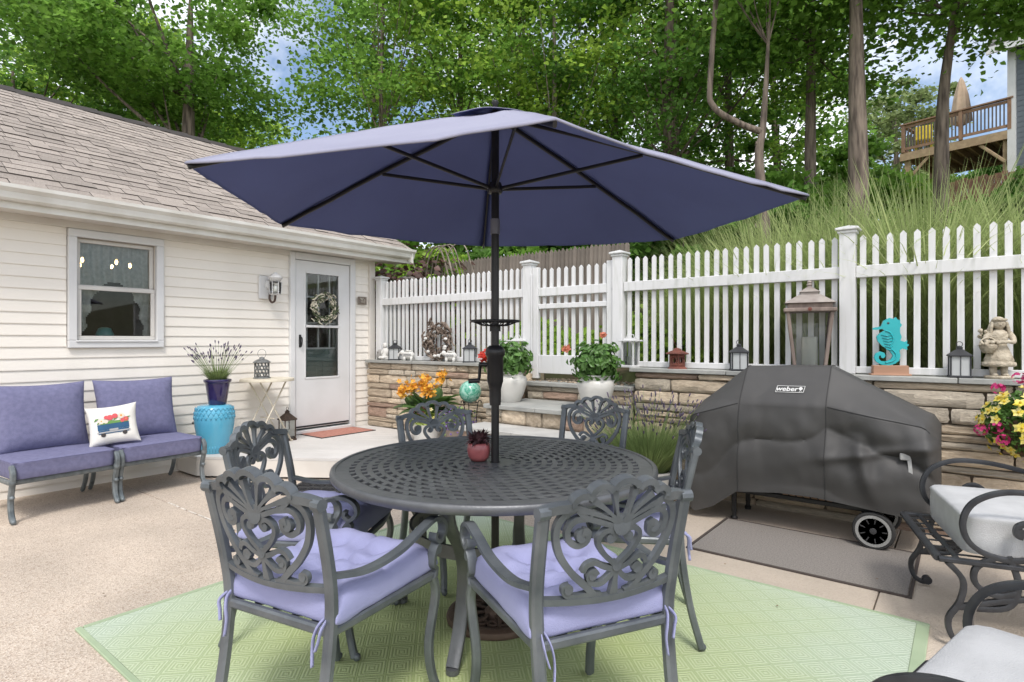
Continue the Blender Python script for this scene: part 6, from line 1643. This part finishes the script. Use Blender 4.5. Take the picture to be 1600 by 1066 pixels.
TL = [  # label, px, D, height, radius, crown(cx,cy,cz,rx,ry,rz), clusters, leaves, leaf size, mat, kwargs
    ('broad maple with thick dark trunk rising behind the house roof', 298, 14, 8.6, .30, (-.7, -.5, 8.9, 3.1, 3.1, 3.0), 95, 19000, .15, 0, {}),
    ('pale leaning tree half hidden behind the house roof', 205, 19, 9, .22, (0, 0, 9.2, 3.2, 3.2, 3.0), 50, 7000, .19, 1, {'lean': (-.8, 0.3), 'bark': M_bark_p}),
    ('dense tree at the far left above the roof', 20, 16, 9, .25, (0, 0, 8.6, 3.8, 3.6, 4.0), 80, 12000, .18, 2, {}),
    ('slender tree left of the umbrella peak', 600, 15, 10, .11, (.2, 0, 8.2, 2.1, 2.2, 4.2), 85, 8200, .145, 0, {}),
    ('leafy tree just left of the slender tree, framing the blue sky gap', 585, 20, 11, .18, (.6, .4, 10.9, 1.9, 1.9, 4.0), 50, 5500, .19, 0, {}),
    ('tree directly behind the umbrella peak', 720, 16, 10, .14, (0, 0, 8.4, 2.4, 2.4, 4.2), 85, 8200, .145, 1, {}),
    ('thin straight tree right of the umbrella peak', 818, 15, 11, .10, (0, 0, 8.8, 1.9, 2.0, 3.8), 60, 6200, .145, 0, {'bark': M_bark_p}),
    ('twin stemmed thin tree behind the near umbrella corner', 866, 14, 10, .10, (.2, 0, 8.4, 2.0, 2.0, 3.8), 60, 6200, .145, 1, {'bark': M_bark_p}),
    ('dark forked tree in the middle of the wood', 1050, 13.5, 10, .24, (0, 0, 7.9, 2.4, 2.4, 4.4), 95, 10500, .145, 2, {}),
    ('broad low tree right of the umbrella canopy', 960, 16, 9, .16, (0, 0, 7.6, 2.4, 2.4, 4.2), 85, 8200, .145, 0, {}),
    ('tree between the pruned sapling and the twin trunks', 1140, 15, 10, .14, (0, 0, 8.2, 2.4, 2.4, 4.4), 85, 8200, .145, 1, {}),
    ('twin trunked tree left of the largest trunk', 1266, 12, 10, .13, (0, 0, 8.6, 2.1, 2.2, 3.2), 70, 8500, .15, 0, {'bst': .6}),
    ('tall tree with the thickest grey brown trunk on the right', 1341, 9.5, 9, .175, (0, .3, 8.4, 2.4, 2.4, 1.8), 60, 8000, .14, 0, {'bst': .72}),
    ('leaning dark trunk in front of the neighbour deck', 1461, 10, 6.5, .145, (.2, 0, 7.2, 2.5, 2.2, 1.9), 60, 8000, .14, 0, {'lean': (.55, .0), 'bst': .75}),
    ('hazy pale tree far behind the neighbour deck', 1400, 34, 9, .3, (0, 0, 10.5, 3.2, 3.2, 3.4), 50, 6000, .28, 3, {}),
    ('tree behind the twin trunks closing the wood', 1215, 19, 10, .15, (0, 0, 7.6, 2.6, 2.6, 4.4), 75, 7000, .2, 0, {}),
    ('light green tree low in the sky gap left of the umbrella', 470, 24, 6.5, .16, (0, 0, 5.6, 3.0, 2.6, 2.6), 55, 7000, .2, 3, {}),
    ('light green tree behind the roof ridge', 395, 22, 6.5, .16, (0, 0, 6.6, 3.0, 2.6, 2.6), 55, 7000, .2, 1, {}),
    ('tree at the back of the wood behind the umbrella', 780, 23, 10, .18, (0, 0, 9.0, 3.4, 3.2, 4.4), 70, 6500, .22, 0, {}),
    ('tree at the back of the wood above the canopy corner', 1010, 22, 10, .18, (0, 0, 8.0, 3.4, 3.2, 4.4), 70, 6500, .22, 0, {}),
    ('tree at the back of the wood at the far left', 120, 24, 11, .2, (0, 0, 9.6, 4.4, 3.6, 4.6), 80, 9500, .22, 1, {}),
    ('overhanging tree at the top right corner', 1690, 11, 8, .16, (-.9, -.6, 8.3, 2.3, 2.2, 1.5), 50, 6000, .15, 0, {}),
]
for i, (lb_, px, D, h, r, cw_, nc, nl, ls, lm_, kw) in enumerate(TL):
    b = at(px, D); tree(lb_, b, h, r, (cw_[0], cw_[1], cw_[2] - b[2] * .6, *cw_[3:]), nc, nl, ls, lm_, 200 + i, **kw)
# pruned sapling with its bent limb and sawn stubs
b = at(1192, 9.2)
def bent(tr):
    tr.tube(smoothpts([(-.03, -.02, 3.05), (-.30, -.23, 3.18), (-.62, -.48, 3.45), (-.66, -.5, 3.95), (-.52, -.4, 6.2)], 5), [.055, .054, .053, .052, .051, .05, .05, .049, .048, .048, .047, .046, .046, .045, .045, .044, .043, .042, .041, .04, .04], 9)
    tr.tube([(-.02, 0, 1.55), (-.05, -.09, 1.56)], .055, 10); tr.tube([(0, 0, 2.85), (-.10, -.05, 2.86)], .04, 8)
tree('pruned sapling with a bent limb and sawn stubs above the canopy edge', b, 5.2, .085, (0, 0, 6.2, 1.3, 1.3, 1.2), 26, 2600, .14, 0, 300, bst=.85, extra=bent, path=[(0, 0, -.4), (.05, 0, 1.2), (-.05, -.03, 2.6), (.0, 0, 3.1), (.05, .03, 4.0), (.10, .05, 5.2)], nbr=6)
# shrubs beyond the fences
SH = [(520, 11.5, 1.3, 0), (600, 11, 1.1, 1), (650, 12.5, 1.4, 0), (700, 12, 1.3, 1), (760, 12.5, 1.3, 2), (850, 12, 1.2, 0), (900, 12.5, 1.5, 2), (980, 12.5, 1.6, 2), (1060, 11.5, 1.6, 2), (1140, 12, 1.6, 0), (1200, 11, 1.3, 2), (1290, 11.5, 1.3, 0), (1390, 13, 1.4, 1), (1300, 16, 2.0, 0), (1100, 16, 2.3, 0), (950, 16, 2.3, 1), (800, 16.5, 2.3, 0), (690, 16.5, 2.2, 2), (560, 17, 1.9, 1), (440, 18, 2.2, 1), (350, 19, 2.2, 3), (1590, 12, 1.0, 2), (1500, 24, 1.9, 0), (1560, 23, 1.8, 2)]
SHL = ['shrub over the gutter end at the house corner', 'bright shrub above the vine tangle by the house corner', 'shrub above the left end of the stockade fence', 'bright shrub above the stockade fence left of the umbrella pole', 'dark shrub above the stockade fence just left of the umbrella pole', 'shrub above the stockade fence behind the left gate post', 'dark shrub above the stockade fence behind the gate', 'dark shrub above the right gate post under the canopy edge', 'dark shrub under the right side of the canopy above the grass', 'shrub beside the foot of the pruned sapling', 'dark shrub left of the white shed', 'shrub between the white shed and the thickest trunk', 'bright shrub right of the thickest trunk', 'tall shrub behind the thickest trunk', 'tall shrub far behind the pruned sapling', 'tall bright shrub far behind the right canopy edge', 'tall shrub far behind the near canopy corner', 'tall dark shrub far behind the umbrella peak', 'bright shrub in the gap left of the umbrella peak', 'bright shrub low in the blue sky gap', 'pale shrub behind the roof ridge', 'dark shrub at the right edge below the slate house', 'shrub behind the middle posts of the neighbour deck', 'dark shrub behind the right posts of the neighbour deck']
for i, (px, D, s, lm_) in enumerate(SH):
    b = at(px, D); t = thing('shrub', SHL[i], 'shrub', b, group='undergrowth shrubs on the bank')
    rg = np.random.default_rng(400 + i); P, cc = crown_points(rg, (0, 0, s * .75), (s, s * .8, s * .85), 34, int(2600 * s), .36, .3); P[:, 2] = np.maximum(P[:, 2], .05)
    leafcloud('foliage', P, .13, LM_[lm_], t, 400 + i, .5, None)
    m = MB()
    for q in cc[:8]: m.tube([(0, 0, -.1), (q[0] * .4, q[1] * .4, q[2] * .5), tuple(q)], [.03, .02, .008], 5)
    m.build('stems', M_bark, t, kind='stuff')
for i, (x, y, s) in enumerate([(-3.3, 6.3, .42), (-2.9, 6.9, .5), (-4.2, 6.6, .42), (-5.0, 6.9, .45), (-2.3, 5.6, .3)]):
    t = thing('low_plant', ('low green plant seen through the left pickets of the gate', 'low green plant seen through the right pickets of the gate', 'low green plant behind the fence near the umbrella pole', 'low green plant behind the driftwood wreath', 'low green plant behind the white lantern right of the gate')[i], 'plant', (x, y, terr(x, y)), group='low garden plants behind the picket fence')
    rg = np.random.default_rng(500 + i); P, cc = crown_points(rg, (0, 0, s * .55), (s * 1.2, s, s * .6), 20, 900, .2, .3); P[:, 2] = np.maximum(P[:, 2], .02)
    leafcloud('foliage', P, .085, LM_[1], t, 500 + i, .5, None)
# brown vine tangle over a stone pile beyond the house corner
vb = at(640, 9.3)
vt_ = thing('vine_tangle', 'brown leafed vine tangle over grey rocks past the gutter end', 'vines', (vb[0], vb[1], terr(vb[0], vb[1]) - .1))
m = MB()
for k in range(16):
    m.ball((rn.uniform(-.8, .7), rn.uniform(-.2, .4), rn.uniform(.1, 1.25)), (rn.uniform(.18, .34), rn.uniform(.15, .3), rn.uniform(.14, .26)), 8, 6)
m.build('rocks', mat('grey_rock', (.26, .24, .22), (.15, .14, .13), 6, .9, bump=.7), vt_, kind='stuff')
rg = np.random.default_rng(9); P = rg.normal(size=(2600, 3)) * np.array([.55, .32, .42]) + np.array([0, -.05, .85])
leafcloud('leaves', P, .085, leafmat('bronze_leaf', (.13, .06, .05), (.08, .05, .04), .25), vt_, 9, .4, 'stuff')
m = MB()
for k in range(9):
    a = rn.uniform(-.5, .9); m.tube(smoothpts([(a, 0, 1.0), (a + .25, -.1, 1.65), (a + .55, -.1, 1.75), (a + .75, -.1, 1.3)], 5), .008, 5)
m.build('canes', M_bark_p, vt_, kind='stuff')
# ------------------------------------------------------------------ neighbour's house, raised deck and shed
M_bwood = mat('deck_timber', (.30, .185, .115), (.21, .125, .08), 8, .8, bump=.3, stretch=(1, 1, .4))
M_lwood = mat('pale_timber', (.42, .31, .19), (.32, .23, .14), 8, .8)
M_gsid = mat('slate_siding', (.16, .185, .215), (.14, .165, .19), 4, .6)
def fr20(px, D):
    a = at(px, D); return Vector((a[0], a[1], 0))
A, B = fr20(1412, 20.5), fr20(1578, 18.2); dv = (B - A); DL = dv.length; ux = dv.normalized(); uy = Vector((-ux.y, ux.x, 0)); dz = 7.95
if uy.dot(A) < 0: uy = -uy
nd = thing('raised_deck', 'tall brown timber deck with railing on the bank at upper right', 'deck', A)
DM = Matrix((ux, uy, Vector((0, 0, 1)))).transposed().to_4x4(); nd.matrix_world = Matrix.Translation(A) @ DM
for k in range(20): MB().box((DL / 2, .06 + k * .16, dz - .02), (DL + .2, .145, .035)).build('deck_board', M_lwood, nd)
for yy in (-.04, 3.2): MB().box((DL / 2, yy, dz - .16), (DL + .2, .05, .26)).build('rim_joist', M_lwood, nd)
for k in range(9): MB().box((.05 + k * DL / 8.2, 1.6, dz - .15), (.045, 3.2, .22)).build('joist', M_lwood, nd)
for xx in (.1, DL - .1):
    for yy in (.1, 2.6): MB().box((xx, yy, dz - 2.2), (.16, .16, 4.2)).build('post', M_lwood, nd)
for a_, b_ in ((.1, .75), (DL - .1, DL - .75)): MB().bar([(a_, 0, dz - 1.0), (b_, 0, dz - .3)], .1, .05, up=(0, 1, 0)).build('knee_brace', M_lwood, nd)
rl_ = MB(); rl_.box((DL / 2, -.03, dz + .98), (DL + .2, .14, .045)); rl_.box((DL / 2, -.03, dz + .88), (DL, .04, .09)); rl_.box((DL / 2, -.03, dz + .12), (DL, .04, .09)); rl_.box((-.03, 1.5, dz + .98), (.14, 3, .045)); rl_.box((-.03, 1.5, dz + .12), (.04, 3, .09)); rl_.build('railing', M_bwood, nd)
for xx in (0, DL / 2 + .2, DL): MB().box((xx, -.03, dz + .5), (.1, .1, 1.0)).build('railing_post', M_bwood, nd)
bm_ = MB().box((0, 0, .5), (.035, .035, .76)).mesh('baluster', mat('baluster', (.12, .10, .09), rough=.6))
for k in range(30): link('baluster', bm_, nd, (.06 + k * (DL - .1) / 29, -.03, dz))
for k in range(10): link('baluster', bm_, nd, (-.03, .2 + k * .29, dz))
cu_ = thing('closed_umbrella', 'folded beige umbrella standing on the neighbour deck', 'umbrella', A + ux * 1.35 + uy * 1.2 + Vector((0, 0, dz)))
MB().lathe([(.02, 0), (.02, .9)], 8).build('pole', M_lwood, cu_)
vs, fs = [], []; pr = [(.10, .85), (.26, .95), (.24, 1.3), (.17, 1.9), (.08, 2.35), (.03, 2.5), (.001, 2.55)]
for (r, z) in pr:
    for i in range(24): a = 2 * pi * i / 24; k = 1 + .22 * math.cos(a * 6); vs.append((r * k * math.cos(a), r * k * math.sin(a), z))
for j in range(len(pr) - 1):
    for i in range(24): fs.append((j * 24 + i, j * 24 + (i + 1) % 24, (j + 1) * 24 + (i + 1) % 24, (j + 1) * 24 + i))
MB().add(vs, fs).build('folded_canopy', mat('beige_canvas', (.55, .42, .30), (.47, .35, .25), 4, .85), cu_, smooth=True)
yc = thing('yellow_chair', 'yellow deck chair behind the neighbour railing', 'chair', A + ux * .45 + uy * .5 + Vector((0, 0, dz)))
M_yel = mat('yellow_paint', (.70, .55, .04), rough=.5); m = MB(); m.box((0, 0, .4), (.5, .5, .05)); m.build('seat', M_yel, yc); MB().box((0, .24, .72), (.5, .04, .6)).build('backrest', M_yel, yc)
for sx2 in (-.22, .22):
    for sy2 in (-.22, .22): MB().box((sx2, sy2, .19), (.05, .05, .38)).build('leg', M_yel, yc)
lf = thing('board_fence', 'low reddish timber fence under the neighbour deck', 'fence', fr20(1395, 16) + Vector((0, 0, 4.05)))
lf.matrix_world = Matrix.Translation(fr20(1388, 17) + Vector((0, 0, 4.6))) @ DM
M_redw = mat('red_timber', (.26, .14, .095), (.17, .09, .065), 8, .85, objrand=.15); bo = MB().box((0, 0, .5), (.13, .03, 1.1)).mesh('board', M_redw)
for k in range(26): link('board', bo, lf, (k * .14, 0, .03 * math.sin(k * 2.1)))
for z in (.15, .95): MB().box((1.75, .03, z), (3.6, .04, .09)).build('rail', M_redw, lf)
nh = thing('neighbour_house', 'slate blue sided house with white corner board at the right edge', 'house', B)
nh.matrix_world = Matrix.Translation(B + ux * .02) @ DM
MB().box((2.0, 2.5, 6.6), (3.9, 4.9, 8.2)).build('wall', M_gsid, nh)
sbm = MB().box((0, 0, 0), (3.9, .03, .15)).mesh('siding_board', M_gsid); sbs = MB().box((0, 0, 0), (.03, 4.9, .15)).mesh('siding_board', M_gsid)
for k in range(36):
    o = link('siding_board', sbm, nh, (2.0, .042, 4.9 + k * .165)); o.rotation_euler = (R(6), 0, 0)
    o = link('siding_board', sbs, nh, (.042, 2.5, 4.9 + k * .165)); o.rotation_euler = (0, R(-6), 0)
MB().box((.03, .03, 6.6), (.2, .2, 8.2)).build('corner_board', M_white, nh)
MB().box((2.0, .0, 4.2), (3.95, .2, 3.4)).build('foundation', mat('pale_foundation', (.5, .48, .44), rough=.9), nh)
m = MB(); m.add([(-.5, -.5, 10.45), (5, -.5, 10.45), (5, 3, 12.6), (-.5, 3, 12.6), (-.5, -.5, 10.62), (5, -.5, 10.62), (5, 3, 12.8), (-.5, 3, 12.8)], [(3, 2, 1, 0), (4, 5, 6, 7), (0, 1, 5, 4), (1, 2, 6, 5), (2, 3, 7, 6), (3, 0, 4, 7)]); m.build('roof', mat('grey_roof', (.14, .135, .13), (.1, .095, .09), 20, .9), nh)
MB().box((2.2, -.5, 10.42), (5.4, .06, .22)).build('fascia', M_white, nh)
sd_ = thing('garden_shed', 'small white clapboard shed among the trees beyond the umbrella tip', 'shed', fr20(1240, 19)); sd_.scale = (.75,) * 3
sd_.rotation_euler = (0, 0, R(20)); sd_.location.z = terr(sd_.location.x, sd_.location.y) - .2
m = MB(); m.box((0, 0, 1.2), (1.5, 1.8, 2.6)); m.prism([(-.75, 2.5), (.75, 2.5), (0, 3.2)], -.9, .9); m.build('wall', M_white, sd_)
for k in range(16): MB().box((0, -.905, .1 + k * .15), (1.5, .02, .145)).build('clapboard', M_white, sd_)
m = MB(); m.add([(-.9, -1, 2.42), (0, -1, 3.28), (.9, -1, 2.42), (-.9, 1, 2.42), (0, 1, 3.28), (.9, 1, 2.42), (-.9, -1, 2.36), (0, -1, 3.2), (.9, -1, 2.36), (-.9, 1, 2.36), (0, 1, 3.2), (.9, 1, 2.36)], [(0, 3, 4, 1), (1, 4, 5, 2), (6, 7, 10, 9), (7, 8, 11, 10), (0, 1, 7, 6), (1, 2, 8, 7), (3, 9, 10, 4), (4, 10, 11, 5)]); m.build('roof', mat('shed_roof', (.12, .12, .125), rough=.9), sd_)
